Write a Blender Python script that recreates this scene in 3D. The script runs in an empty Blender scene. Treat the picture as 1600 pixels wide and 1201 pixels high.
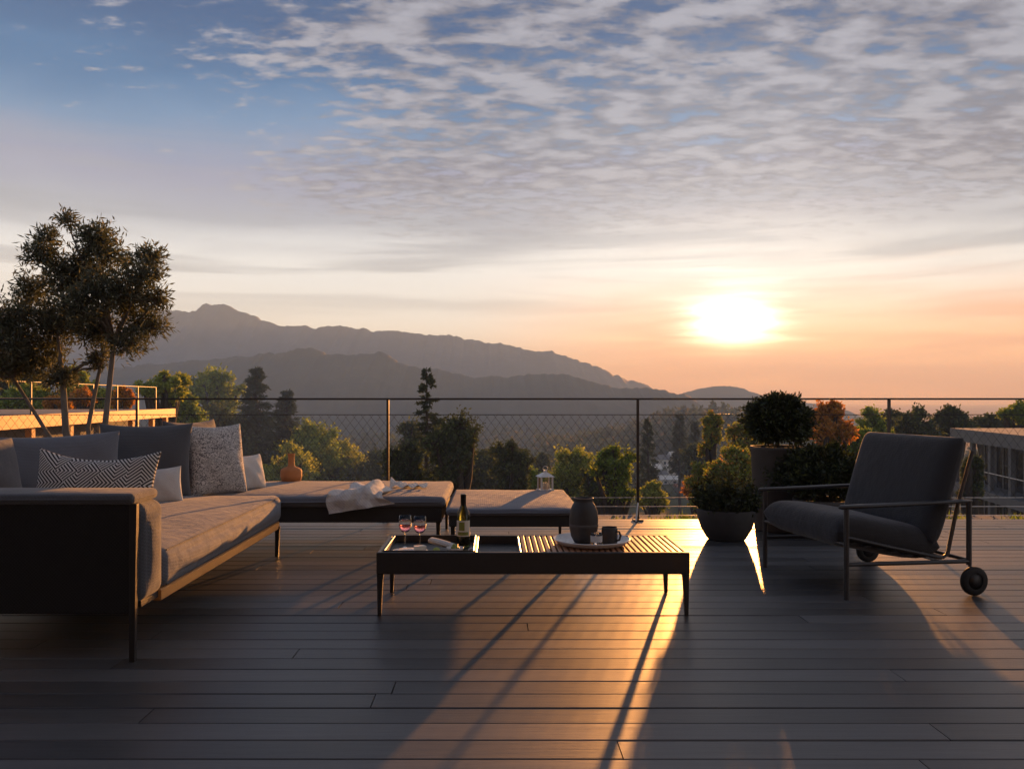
import bpy, math, random
import numpy as np
from mathutils import Vector, Matrix

R = math.radians
S = bpy.context.scene
COL = S.collection

# ------------------------------------------------------------------ camera
F = 1300.0            # focal length in photograph pixels (1600 wide)
H = 1.10              # eye height above the deck
CX, CY = 772.0, 622.0 # vanishing point of the depth direction
cam_d = bpy.data.cameras.new('camera')
cam = bpy.data.objects.new('camera', cam_d); COL.objects.link(cam)
cam.location = (0, 0, H); cam.rotation_euler = (R(90), 0, 0)
cam_d.sensor_width = 36; cam_d.lens = 36 * F / 1600
cam_d.shift_x = (800 - CX) / 1600; cam_d.shift_y = (CY - 600.5) / 1600
cam_d.clip_start = 0.05; cam_d.clip_end = 30000
S.camera = cam

def at(px, py, Y):
    """point at depth Y metres seen at photograph pixel px, py"""
    return Vector(((px - CX) / F * Y, Y, H - (py - CY) / F * Y))

# ------------------------------------------------------------------ sun
SUN = Vector((0.287, 1.0, 0.092)).normalized()
SUN_EL = math.asin(SUN.z); SUN_AZ = math.atan2(SUN.x, SUN.y)
sd = bpy.data.lights.new('sun', 'SUN'); so = bpy.data.objects.new('sun', sd); COL.objects.link(so)
sd.energy = 5.0; sd.angle = R(0.6); sd.color = (1.0, 0.52, 0.20)
so.rotation_euler = (-SUN).to_track_quat('-Z', 'Y').to_euler()

# ------------------------------------------------------------------ render settings
S.render.engine = 'CYCLES'
S.view_settings.view_transform = 'Standard'; S.view_settings.look = 'None'
S.view_settings.gamma = 1; S.view_settings.exposure = 1.5
S.cycles.use_denoising = True
try: S.cycles.denoiser = 'OPENIMAGEDENOISE'
except Exception: pass
S.cycles.max_bounces = 8; S.cycles.transparent_max_bounces = 8
S.cycles.volume_bounces = 3
S.cycles.sample_clamp_indirect = 6

# ------------------------------------------------------------------ node helper
class G:
    def __init__(s, tree): s.t = tree; s.n = tree.nodes; s.l = tree.links
    def node(s, typ, **kw):
        n = s.n.new(typ)
        for k, v in kw.items(): setattr(n, k, v)
        return n
    def put(s, sock, v):
        if isinstance(v, bpy.types.NodeSocket): s.l.new(v, sock)
        elif v is not None:
            try: sock.default_value = v
            except Exception: sock.default_value = (*v, 1.0)
    def m(s, op, a, b=None, c=None, clamp=False):
        n = s.node('ShaderNodeMath', operation=op); n.use_clamp = clamp
        s.put(n.inputs[0], a)
        if b is not None: s.put(n.inputs[1], b)
        if c is not None: s.put(n.inputs[2], c)
        return n.outputs[0]
    def v(s, op, a, b=None):
        n = s.node('ShaderNodeVectorMath', operation=op)
        s.put(n.inputs[0], a)
        if b is not None: s.put(n.inputs[1], b)
        return n.outputs['Value'] if op in ('DOT_PRODUCT', 'LENGTH') else n.outputs[0]
    def sep(s, a):
        n = s.node('ShaderNodeSeparateXYZ'); s.put(n.inputs[0], a); return n.outputs
    def comb(s, x, y, z):
        n = s.node('ShaderNodeCombineXYZ')
        for i, q in enumerate((x, y, z)): s.put(n.inputs[i], q)
        return n.outputs[0]
    def noise(s, vec, scale, detail=4, rough=.55, dist=0.0, lac=2.0):
        n = s.node('ShaderNodeTexNoise'); s.put(n.inputs['Vector'], vec)
        s.put(n.inputs['Scale'], scale); s.put(n.inputs['Detail'], detail)
        s.put(n.inputs['Roughness'], rough); s.put(n.inputs['Distortion'], dist); s.put(n.inputs['Lacunarity'], lac)
        return n.outputs['Fac']
    def step(s, x, a, b, lo=0.0, hi=1.0):
        n = s.node('ShaderNodeMapRange', interpolation_type='SMOOTHSTEP')
        for i, q in enumerate((x, a, b, lo, hi)): s.put(n.inputs[i], q)
        return n.outputs[0]
    def ramp(s, fac, stops):
        n = s.node('ShaderNodeValToRGB'); cr = n.color_ramp
        while len(cr.elements) < len(stops): cr.elements.new(0.5)
        for e, (p, c) in zip(cr.elements, stops):
            e.position = p; e.color = (*c, 1) if len(c) == 3 else c
        s.put(n.inputs[0], fac); return n.outputs[0]
    def mix(s, fac, a, b, mode='MIX'):
        n = s.node('ShaderNodeMix', data_type='RGBA', blend_type=mode)
        s.put(n.inputs[0], fac); s.put(n.inputs[6], a if isinstance(a, bpy.types.NodeSocket) else (*a, 1))
        s.put(n.inputs[7], b if isinstance(b, bpy.types.NodeSocket) else (*b, 1))
        return n.outputs[2]

# ------------------------------------------------------------------ world: dusk sky with altocumulus
W = bpy.data.worlds.new('World'); S.world = W; W.use_nodes = True
g = G(W.node_tree); g.n.clear()
tc = g.node('ShaderNodeTexCoord'); D = g.v('NORMALIZE', tc.outputs['Generated'])
dx, dy, dz = g.sep(D)
zc = g.m('MAXIMUM', dz, 0.0)
sky = g.node('ShaderNodeTexSky', sky_type='NISHITA')
sky.sun_disc = False; sky.sun_elevation = SUN_EL; sky.sun_rotation = SUN_AZ
sky.altitude = 200; sky.air_density = 1.0; sky.dust_density = 1.6; sky.ozone_density = 2.0
g.l.new(D, sky.inputs[0])
nish = g.v('SCALE', sky.outputs[0]); nish.node.inputs['Scale'].default_value = 0.12
# thin high veil of cloud, its colour by height above the horizon
azi = g.m('ARCTAN2', dx, dy)
wob = g.noise(g.comb(g.m('MULTIPLY', azi, 2.2), g.m('MULTIPLY', zc, 9.0), 3.1), 1.6, 4, .55, .4)
zz = g.m('ADD', zc, g.m('MULTIPLY', g.m('SUBTRACT', wob, .5), .07))
veil = g.ramp(zz, [(0.00, (.54, .66, .92)), (.045, (.78, .93, 1.26)), (.085, (.95, 1.10, 1.38)), (.15, (.92, 1.02, 1.20)),
                   (.20, (.45, .51, .66)), (.255, (.34, .38, .58)), (.30, (.15, .30, .56)), (.34, (.055, .19, .43)),
                   (.40, (.018, .10, .28)), (.70, (.02, .075, .19)), (1.0, (.016, .055, .15))])
base = g.mix(.94, nish, veil)
# altocumulus on a flat layer, perspective from the direction
pz = g.m('ADD', zc, .10)
P = g.comb(g.m('DIVIDE', dx, pz), g.m('DIVIDE', dy, pz), 0.7)
Ps = g.v('MULTIPLY', P, (.80, 1.25, 1.0))
n_big = g.noise(Ps, 1.1, 3, .5, .3)
n_puf = g.noise(Ps, 8.5, 4, .56, .15)
n_fin = g.noise(Ps, 24.0, 3, .6, .1)
puff = g.m('ADD', g.m('MULTIPLY', n_puf, .68), g.m('MULTIPLY', n_fin, .32))
cov = g.m('ADD', g.step(azi, -.50, -.03), g.m('MULTIPLY', g.m('SUBTRACT', n_big, .5), 1.3))
covz = g.m('MULTIPLY', g.m('MINIMUM', g.m('MAXIMUM', cov, 0.0), 1.25), g.step(zc, .14, .27))
dens = g.step(g.m('ADD', puff, g.m('MULTIPLY', covz, .26)), .60, .76)
dens = g.m('MULTIPLY', dens, g.step(zc, .13, .23))
lit = g.step(n_puf, .40, .66)
ccol = g.mix(lit, (.20, .21, .27), (.43, .45, .545))
bnd = g.noise(g.comb(g.m('MULTIPLY', azi, 1.3), g.m('MULTIPLY', zc, 20.0), 7.0), 1.5, 5, .55, .6)
bwin = g.m('MULTIPLY', g.step(zc, .07, .14), g.m('SUBTRACT', 1.0, g.step(zc, .22, .32)))
base = g.mix(g.m('MULTIPLY', g.m('MULTIPLY', g.step(bnd, .46, .64), bwin), .55), base, (.36, .41, .52))
skyc = g.mix(g.m('MULTIPLY', dens, .90), base, ccol)
# streaky low cloud
strk = g.noise(g.comb(g.m('MULTIPLY', azi, 1.6), g.m('MULTIPLY', zc, 17.0), 0.0), 2.3, 5, .58, .5)
# glow round the sun
cs = g.v('DOT_PRODUCT', D, tuple(SUN))
ang = g.m('ARCCOSINE', g.m('MINIMUM', cs, 1.0))
def gauss(a, w): return g.m('EXPONENT', g.m('MULTIPLY', g.m('POWER', g.m('DIVIDE', a, w), 2.0), -1.0))
# orange band low by the sun, wider to the right
low = g.m('SUBTRACT', 1.0, g.step(g.m('ADD', zc, g.m('MULTIPLY', g.m('SUBTRACT', strk, .5), .07)), .05, .16))
asun = g.m('SUBTRACT', azi, SUN_AZ)
side = g.m('MULTIPLY', g.step(asun, -.36, -.05), g.m('SUBTRACT', 1.0, g.step(asun, .7, 1.8)))
oran = g.mix(g.step(strk, .38, .66), (1.15, .55, .22), (1.55, .90, .42))
lowR = g.m('MULTIPLY', low, side)
skyc = g.mix(g.m('MULTIPLY', lowR, .88), skyc, oran)
glow = g.v('SCALE', (1.0, 1.0, 1.02)); g.put(glow.node.inputs['Scale'], g.m('MULTIPLY', gauss(ang, .20), .30))
skyc = g.v('ADD', skyc, glow)
sx = g.m('MULTIPLY', asun, .62); sz = g.m('SUBTRACT', dz, SUN.z)
rr = g.m('SQRT', g.m('ADD', g.m('POWER', sx, 2.0), g.m('POWER', sz, 2.0)))
rag = g.noise(g.comb(g.m('MULTIPLY', azi, 5.0), g.m('MULTIPLY', zc, 70.0), 4.0), 1.0, 4, .6, .3)
core = g.m('MULTIPLY', gauss(g.m('MULTIPLY', rr, g.m('ADD', .20, g.m('MULTIPLY', rag, 1.7))), .024), 6.0)
core = g.m('MULTIPLY', core, g.m('GREATER_THAN', cs, 0.5))
cg = g.v('SCALE', (1.0, 1.02, 1.12)); g.put(cg.node.inputs['Scale'], core)
skyc = g.v('ADD', skyc, cg)
# below the horizon: dim ground colour
skyc = g.mix(g.step(dz, -.03, 0.0), (.10, .095, .09), skyc)
bg = g.node('ShaderNodeBackground'); g.put(bg.inputs[0], skyc); bg.inputs[1].default_value = 0.36
wo = g.node('ShaderNodeOutputWorld'); g.l.new(bg.outputs[0], wo.inputs[0])
W.cycles.sampling_method = 'MANUAL'; W.cycles.sample_map_resolution = 1024

# ------------------------------------------------------------------ materials
def new_mat(name):
    m = bpy.data.materials.new(name); m.use_nodes = True
    gg = G(m.node_tree); b = m.node_tree.nodes['Principled BSDF']
    return m, gg, b
def simple(name, col, rough=.6, metal=0, var=.15, scale=20, bump=0.0, bscale=80, spec=.5, stretch=(1, 1, 1), coat=0):
    m, q, b = new_mat(name)
    t = q.node('ShaderNodeTexCoord'); v = q.v('MULTIPLY', t.outputs['Object'], stretch)
    n = q.noise(v, scale, 5, .6)
    c = q.mix(n, tuple(x * (1 - var * 1.6) for x in col), tuple(min(1, x * (1 + var * 1.6)) for x in col))
    q.put(b.inputs['Base Color'], c)
    q.put(b.inputs['Roughness'], q.step(n, .2, .8, rough - .06, min(1, rough + .08)))
    b.inputs['Metallic'].default_value = metal; b.inputs['Specular IOR Level'].default_value = spec
    b.inputs['Coat Weight'].default_value = coat
    if bump:
        bn = q.node('ShaderNodeBump'); bn.inputs['Strength'].default_value = bump; bn.inputs['Distance'].default_value = .01
        q.put(bn.inputs['Height'], q.noise(v, bscale, 4, .6)); q.put(b.inputs['Normal'], bn.outputs[0])
    return m
def fabric(name, col, weave=420, var=.12, rough=.9, bump=.35):
    m, q, b = new_mat(name)
    t = q.node('ShaderNodeTexCoord'); v = t.outputs['Object']; x, y, z = q.sep(v)
    w = q.m('MULTIPLY', q.m('ADD', q.m('SINE', q.m('MULTIPLY', q.m('ADD', x, z), weave)), q.m('SINE', q.m('MULTIPLY', q.m('SUBTRACT', y, z), weave))), .25)
    big = q.noise(v, 7, 4, .6); fin = q.noise(v, 140, 3, .7)
    f = q.m('ADD', q.m('MULTIPLY', big, .5), q.m('ADD', q.m('MULTIPLY', fin, .4), q.m('MULTIPLY', w, .3)))
    c = q.mix(f, tuple(k * (1 - var * 2) for k in col), tuple(min(1, k * (1 + var * 2)) for k in col))
    q.put(b.inputs['Base Color'], c); b.inputs['Roughness'].default_value = rough
    b.inputs['Specular IOR Level'].default_value = .25
    b.inputs['Sheen Weight'].default_value = .25; b.inputs['Sheen Roughness'].default_value = .5
    bn = q.node('ShaderNodeBump'); bn.inputs['Strength'].default_value = bump; bn.inputs['Distance'].default_value = .006
    hgt = q.m('ADD', q.m('MULTIPLY', w, .5), q.m('ADD', q.m('MULTIPLY', q.noise(v, 14, 3, .5), 3.0), q.m('MULTIPLY', fin, .6)))
    q.put(bn.inputs['Height'], hgt); q.put(b.inputs['Normal'], bn.outputs[0])
    return m
def leaf(name, c1, c2, trans=.40, c3=None):
    m = bpy.data.materials.new(name); m.use_nodes = True; q = G(m.node_tree); q.n.clear()
    ge = q.node('ShaderNodeNewGeometry'); rnd = ge.outputs['Random Per Island']
    stops = [(0.0, c1), (.8, c2), (1.0, c3 or c2)]
    c = q.ramp(rnd, stops)
    d = q.node('ShaderNodeBsdfDiffuse'); q.put(d.inputs[0], c)
    tr = q.node('ShaderNodeBsdfTranslucent'); q.put(tr.inputs[0], q.mix(.5, c, q.mix(1.0, c, (1.0, 1.0, .45), 'MULTIPLY')))
    gl = q.node('ShaderNodeBsdfGlossy'); gl.inputs['Roughness'].default_value = .5; gl.inputs[0].default_value = (.6, .6, .6, 1)
    mx = q.node('ShaderNodeMixShader'); mx.inputs[0].default_value = trans; q.l.new(d.outputs[0], mx.inputs[1]); q.l.new(tr.outputs[0], mx.inputs[2])
    m2 = q.node('ShaderNodeMixShader'); m2.inputs[0].default_value = .06; q.l.new(mx.outputs[0], m2.inputs[1]); q.l.new(gl.outputs[0], m2.inputs[2])
    o = q.node('ShaderNodeOutputMaterial'); q.l.new(m2.outputs[0], o.inputs[0])
    return m

def wood_deck():
    m, q, b = new_mat('deck_wood')
    t = q.node('ShaderNodeTexCoord'); oi = q.node('ShaderNodeObjectInfo'); ge = q.node('ShaderNodeNewGeometry')
    pos = ge.outputs['Position']; rnd = oi.outputs['Random']
    v = q.v('ADD', q.v('MULTIPLY', pos, (1.2, 26.0, 26.0)), q.comb(q.m('MULTIPLY', rnd, 37.0), q.m('MULTIPLY', rnd, 91.0), 0.0))
    gr = q.noise(v, 1.7, 6, .65, .5); fine = q.noise(q.v('MULTIPLY', pos, (6.0, 160.0, 30.0)), 2.0, 4, .6)
    wear = q.noise(pos, 1.5, 4, .6)
    f = q.m('ADD', q.m('MULTIPLY', gr, .55), q.m('ADD', q.m('MULTIPLY', rnd, .46), q.m('MULTIPLY', fine, .16)))
    c = q.ramp(f, [(.18, (.022, .0225, .023)), (.5, (.062, .063, .064)), (.85, (.130, .131, .132))])
    c = q.mix(q.step(wear, .42, .7, 0, .4), c, (.098, .099, .10))
    q.put(b.inputs['Base Color'], c)
    q.put(b.inputs['Roughness'], q.m('ADD', q.m('MULTIPLY', q.m('ADD', gr, wear), .11), q.m('ADD', .28, q.m('MULTIPLY', rnd, .06))))
    b.inputs['Specular IOR Level'].default_value = .5
    bn = q.node('ShaderNodeBump'); bn.inputs['Strength'].default_value = .22; bn.inputs['Distance'].default_value = .004
    q.put(bn.inputs['Height'], q.m('ADD', gr, q.m('MULTIPLY', fine, .7))); q.put(b.inputs['Normal'], bn.outputs[0])
    return m

def pillow_pattern():
    m, q, b = new_mat('maze_weave')
    t = q.node('ShaderNodeTexCoord'); x, y, z = q.sep(t.outputs['Object'])
    nz = q.noise(t.outputs['Object'], 9, 2, .5)
    u = q.m('MULTIPLY', q.m('ADD', q.m('ADD', x, z), q.m('MULTIPLY', nz, .012)), 8.6)
    w = q.m('MULTIPLY', q.m('SUBTRACT', x, z), 8.6)
    fu = q.m('FRACT', q.m('ADD', u, 50.0)); fw = q.m('FRACT', q.m('ADD', w, 50.0))
    cu, cw_ = q.m('FLOOR', q.m('ADD', u, 50.0)), q.m('FLOOR', q.m('ADD', w, 50.0))
    wn = q.node('ShaderNodeTexWhiteNoise', noise_dimensions='2D'); q.put(wn.inputs['Vector'], q.comb(cu, cw_, 0.0))
    r0, r1, r2 = q.sep(wn.outputs['Color'])
    def flip(f_, r_):
        k_ = q.m('GREATER_THAN', r_, .5); return q.m('ABSOLUTE', q.m('SUBTRACT', f_, k_))
    s = q.m('MAXIMUM', flip(fu, r0), flip(fw, r1))
    st = q.step(q.m('ABSOLUTE', q.m('SUBTRACT', q.m('FRACT', q.m('MULTIPLY', s, 6.0)), .5)), .20, .30)
    q.put(b.inputs['Base Color'], q.mix(st, (.03, .03, .032), (.66, .65, .62)))
    b.inputs['Roughness'].default_value = .9; b.inputs['Specular IOR Level'].default_value = .2
    bn = q.node('ShaderNodeBump'); bn.inputs['Strength'].default_value = .3; bn.inputs['Distance'].default_value = .004
    q.put(bn.inputs['Height'], st); q.put(b.inputs['Normal'], bn.outputs[0])
    return m

def damask():
    m, q, b = new_mat('grey_damask')
    t = q.node('ShaderNodeTexCoord'); v = t.outputs['Object']
    vo = q.node('ShaderNodeTexVoronoi'); q.put(vo.inputs['Vector'], q.v('ADD', v, q.v('SCALE', q.comb(q.noise(v, 8), q.noise(v, 11), 0.0)))); vo.inputs['Scale'].default_value = 9
    f = q.step(q.m('ABSOLUTE', q.m('SUBTRACT', q.m('FRACT', q.m('MULTIPLY', vo.outputs['Distance'], 4.0)), .5)), .15, .33)
    q.put(b.inputs['Base Color'], q.mix(f, (.15, .15, .155), (.62, .61, .59)))
    b.inputs['Roughness'].default_value = .9; b.inputs['Sheen Weight'].default_value = .3
    return m

def woven(name, col):
    m, q, b = new_mat(name)
    t = q.node('ShaderNodeTexCoord'); x, y, z = q.sep(t.outputs['Object'])
    a = q.m('SINE', q.m('MULTIPLY', x, 420.0)); c = q.m('SINE', q.m('MULTIPLY', z, 420.0))
    h = q.m('MULTIPLY', a, c)
    q.put(b.inputs['Base Color'], q.mix(q.m('ADD', q.m('MULTIPLY', h, .5), .5), tuple(k * .5 for k in col), col))
    b.inputs['Roughness'].default_value = .75; b.inputs['Specular IOR Level'].default_value = .25
    bn = q.node('ShaderNodeBump'); bn.inputs['Strength'].default_value = .25; bn.inputs['Distance'].default_value = .004
    q.put(bn.inputs['Height'], h); q.put(b.inputs['Normal'], bn.outputs[0])
    return m

def glassy(name, col=(1, 1, 1), rough=0.0, ior=1.45):
    m, q, b = new_mat(name)
    b.inputs['Base Color'].default_value = (*col, 1); b.inputs['Roughness'].default_value = rough
    b.inputs['Transmission Weight'].default_value = 1; b.inputs['IOR'].default_value = ior
    return m

def terrain_mat(name, c1, c2, scale, c3=None):
    m, q, b = new_mat(name)
    ge = q.node('ShaderNodeNewGeometry'); p = ge.outputs['Position']
    n = q.noise(p, scale, 8, .65, .3); n2 = q.noise(p, scale * 6, 5, .65)
    f = q.m('ADD', q.m('MULTIPLY', n, .6), q.m('MULTIPLY', n2, .4))
    c = q.ramp(f, [(.34, c1), (.56, c2), (.70, c3 or c2)])
    q.put(b.inputs['Base Color'], c); b.inputs['Roughness'].default_value = .95; b.inputs['Specular IOR Level'].default_value = .1
    return m

M = dict(
    deck=wood_deck(), under=simple('dark_substrate', (.02, .019, .018), .9),
    metal=simple('anthracite_powder_coat', (.028, .029, .031), .42, 0, .2, 60, .05, 300),
    black=simple('black_powder_coat', (.012, .012, .013), .45, 0, .2, 60),
    steel=simple('stainless_steel', (.55, .54, .52), .32, 1.0, .1, 40),
    chair=simple('dark_grey_coat', (.055, .055, .056), .36, .3, .15, 60),
    fab=fabric('grey_outdoor_fabric', (.132, .150, .182)), fab_mid=fabric('mid_grey_fabric', (.084, .094, .110)),
    fab_dark=fabric('charcoal_fabric', (.055, .055, .058)), fab_chair=fabric('dark_slate_fabric', (.036, .038, .042)),
    fab_lt=fabric('pale_grey_linen', (.60, .595, .575), 600), cloth=fabric('off_white_throw', (.62, .61, .585), 300, .1, .95, .6),
    maze=pillow_pattern(), damask=damask(), weave=woven('black_rope_weave', (.020, .020, .021)), weave2=woven('charcoal_rope_weave', (.05, .05, .05)),
    teak=simple('oiled_teak', (.68, .31, .085), .5, 0, .28, 9, .15, 60, .5, (3, 30, 30)),
    teak_slat=simple('red_teak', (.36, .16, .075), .45, 0, .25, 9, .15, 60, .5, (40, 3, 40)),
    ceramic_white=simple('white_glazed_ceramic', (.70, .69, .66), .25, 0, .04, 9, 0, 1, .5),
    ceramic_dark=simple('dark_stoneware', (.035, .034, .034), .55, 0, .3, 30, .1, 90),
    pot=simple('dark_cement', (.055, .055, .056), .7, 0, .3, 14, .2, 60), pot_grey=simple('grey_cement', (.09, .09, .09), .8, 0, .2, 12, .25, 50),
    soil=simple('potting_soil', (.03, .022, .016), .95, 0, .5, 60, .8, 80),
    glass=glassy('clear_glass'), wine=glassy('rose_wine', (.95, .32, .36), 0, 1.34), bottle=glassy('dark_bottle_glass', (.10, .13, .04), .03),
    paper=simple('cream_label_paper', (.72, .69, .58), .7, 0, .06), print_=simple('olive_label_ink', (.22, .25, .05), .7, 0, .2, 60),
    foil=simple('black_foil', (.015, .015, .017), .3, .6), cheese=simple('white_cheese', (.78, .74, .62), .5, 0, .08, 30),
    lime=simple('lime_flesh', (.42, .50, .10), .45, 0, .3, 40), grape=simple('green_grape', (.26, .32, .07), .3, 0, .3, 30),
    clad=simple('charcoal_cladding', (.035, .034, .033), .8, 0, .3, 3, .2, 30, .3, (8, 8, 1)),
    terra=simple('terracotta', (.50, .20, .07), .75, 0, .2, 12, .15, 60),
    steel_dark=simple('weathered_screw_steel', (.10, .095, .09), .45, .8, .3, 90),
    rubber=simple('black_rubber', (.012, .012, .012), .7), gravel=simple('grey_gravel', (.16, .155, .15), .95, 0, .5, 45, 1.0, 60),
    concrete=simple('pale_concrete', (.19, .188, .182), .85, 0, .18, 2, .1, 30), plaster=simple('grey_plaster', (.20, .20, .195), .9, 0, .1, 2),
    glass_dark=simple('dark_window_glass', (.015, .017, .02), .08, 0, .1, 3, 0, 1, .6),
    timber=simple('golden_timber', (.66, .34, .14), .6, 0, .25, 3, .1, 40, .4, (12, 1, 12)),
    olive_wall=simple('olive_green_render', (.22, .26, .10), .85, 0, .2, 1.5, .1, 30), shutter=simple('rust_orange_shutter', (.42, .17, .07), .7, 0, .2, 5),
    brick=simple('red_brown_brick', (.48, .20, .075), .9, 0, .3, 3, .2, 8), white_wall=simple('white_render', (.66, .65, .62), .85, 0, .1, 1),
    roof_tile=simple('clay_roof_tile', (.28, .12, .07), .85, 0, .35, 2), roof_slate=simple('grey_slate_roof', (.16, .16, .165), .8, 0, .3, 2), roof_pale=simple('pale_metal_roof', (.74, .73, .70), .5, 0, .12, 1),
    bark=simple('grey_olive_bark', (.21, .195, .175), .95, 0, .35, 14, .6, 40, .2, (3, 3, 1)), bark_dark=simple('dark_bark', (.055, .045, .038), .95, 0, .35, 6, .5, 20, .2, (3, 3, 1)),
    l_olive=leaf('olive_leaf', (.050, .060, .040), (.135, .15, .10), .45, (.24, .25, .17)),
    l_dark=leaf('dark_evergreen_leaf', (.032, .048, .022), (.085, .115, .04), .45, (.16, .20, .055)),
    l_green=leaf('fresh_green_leaf', (.10, .16, .022), (.27, .36, .05), .6, (.38, .42, .07)),
    l_lime=leaf('yellow_green_leaf', (.16, .21, .03), (.37, .42, .07), .58, (.48, .48, .11)),
    l_orange=leaf('autumn_orange_leaf', (.36, .14, .02), (.64, .29, .05), .58, (.30, .22, .05)),
    l_mixed=leaf('turning_leaf', (.15, .19, .03), (.31, .34, .055), .58, (.64, .28, .05)),
    l_box=leaf('boxwood_leaf', (.014, .022, .010), (.04, .055, .02), .25, (.10, .13, .03)),
    l_conifer=leaf('conifer_needle', (.024, .040, .022), (.062, .088, .040), .3), l_far=leaf('far_wood_leaf', (.04, .055, .025), (.10, .125, .04), .3, (.22, .15, .04)),
    ground=terrain_mat('meadow_and_scrub', (.035, .045, .018), (.075, .085, .035), .02, (.13, .12, .06)),
    hill=terrain_mat('wooded_hillside', (.018, .026, .018), (.035, .045, .028), .012, (.06, .06, .04)),
    rock=terrain_mat('bare_rock_face', (.05, .05, .05), (.10, .10, .10), .008, (.16, .16, .155)),
)

# ------------------------------------------------------------------ mesh helpers
def link(o, parent=None):
    COL.objects.link(o)
    if parent is not None: o.parent = parent
    return o
def tag(o, label=None, cat=None, group=None, kind=None):
    if label: o['label'] = label
    if cat: o['category'] = cat
    if group: o['group'] = group
    if kind: o['kind'] = kind
    return o
def empty(name, loc=(0, 0, 0), rz=0.0, label=None, cat=None, group=None):
    o = bpy.data.objects.new(name, None); o.empty_display_size = .1
    link(o); o.location = loc; o.rotation_euler = (0, 0, rz)
    return tag(o, label, cat, group)

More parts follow.
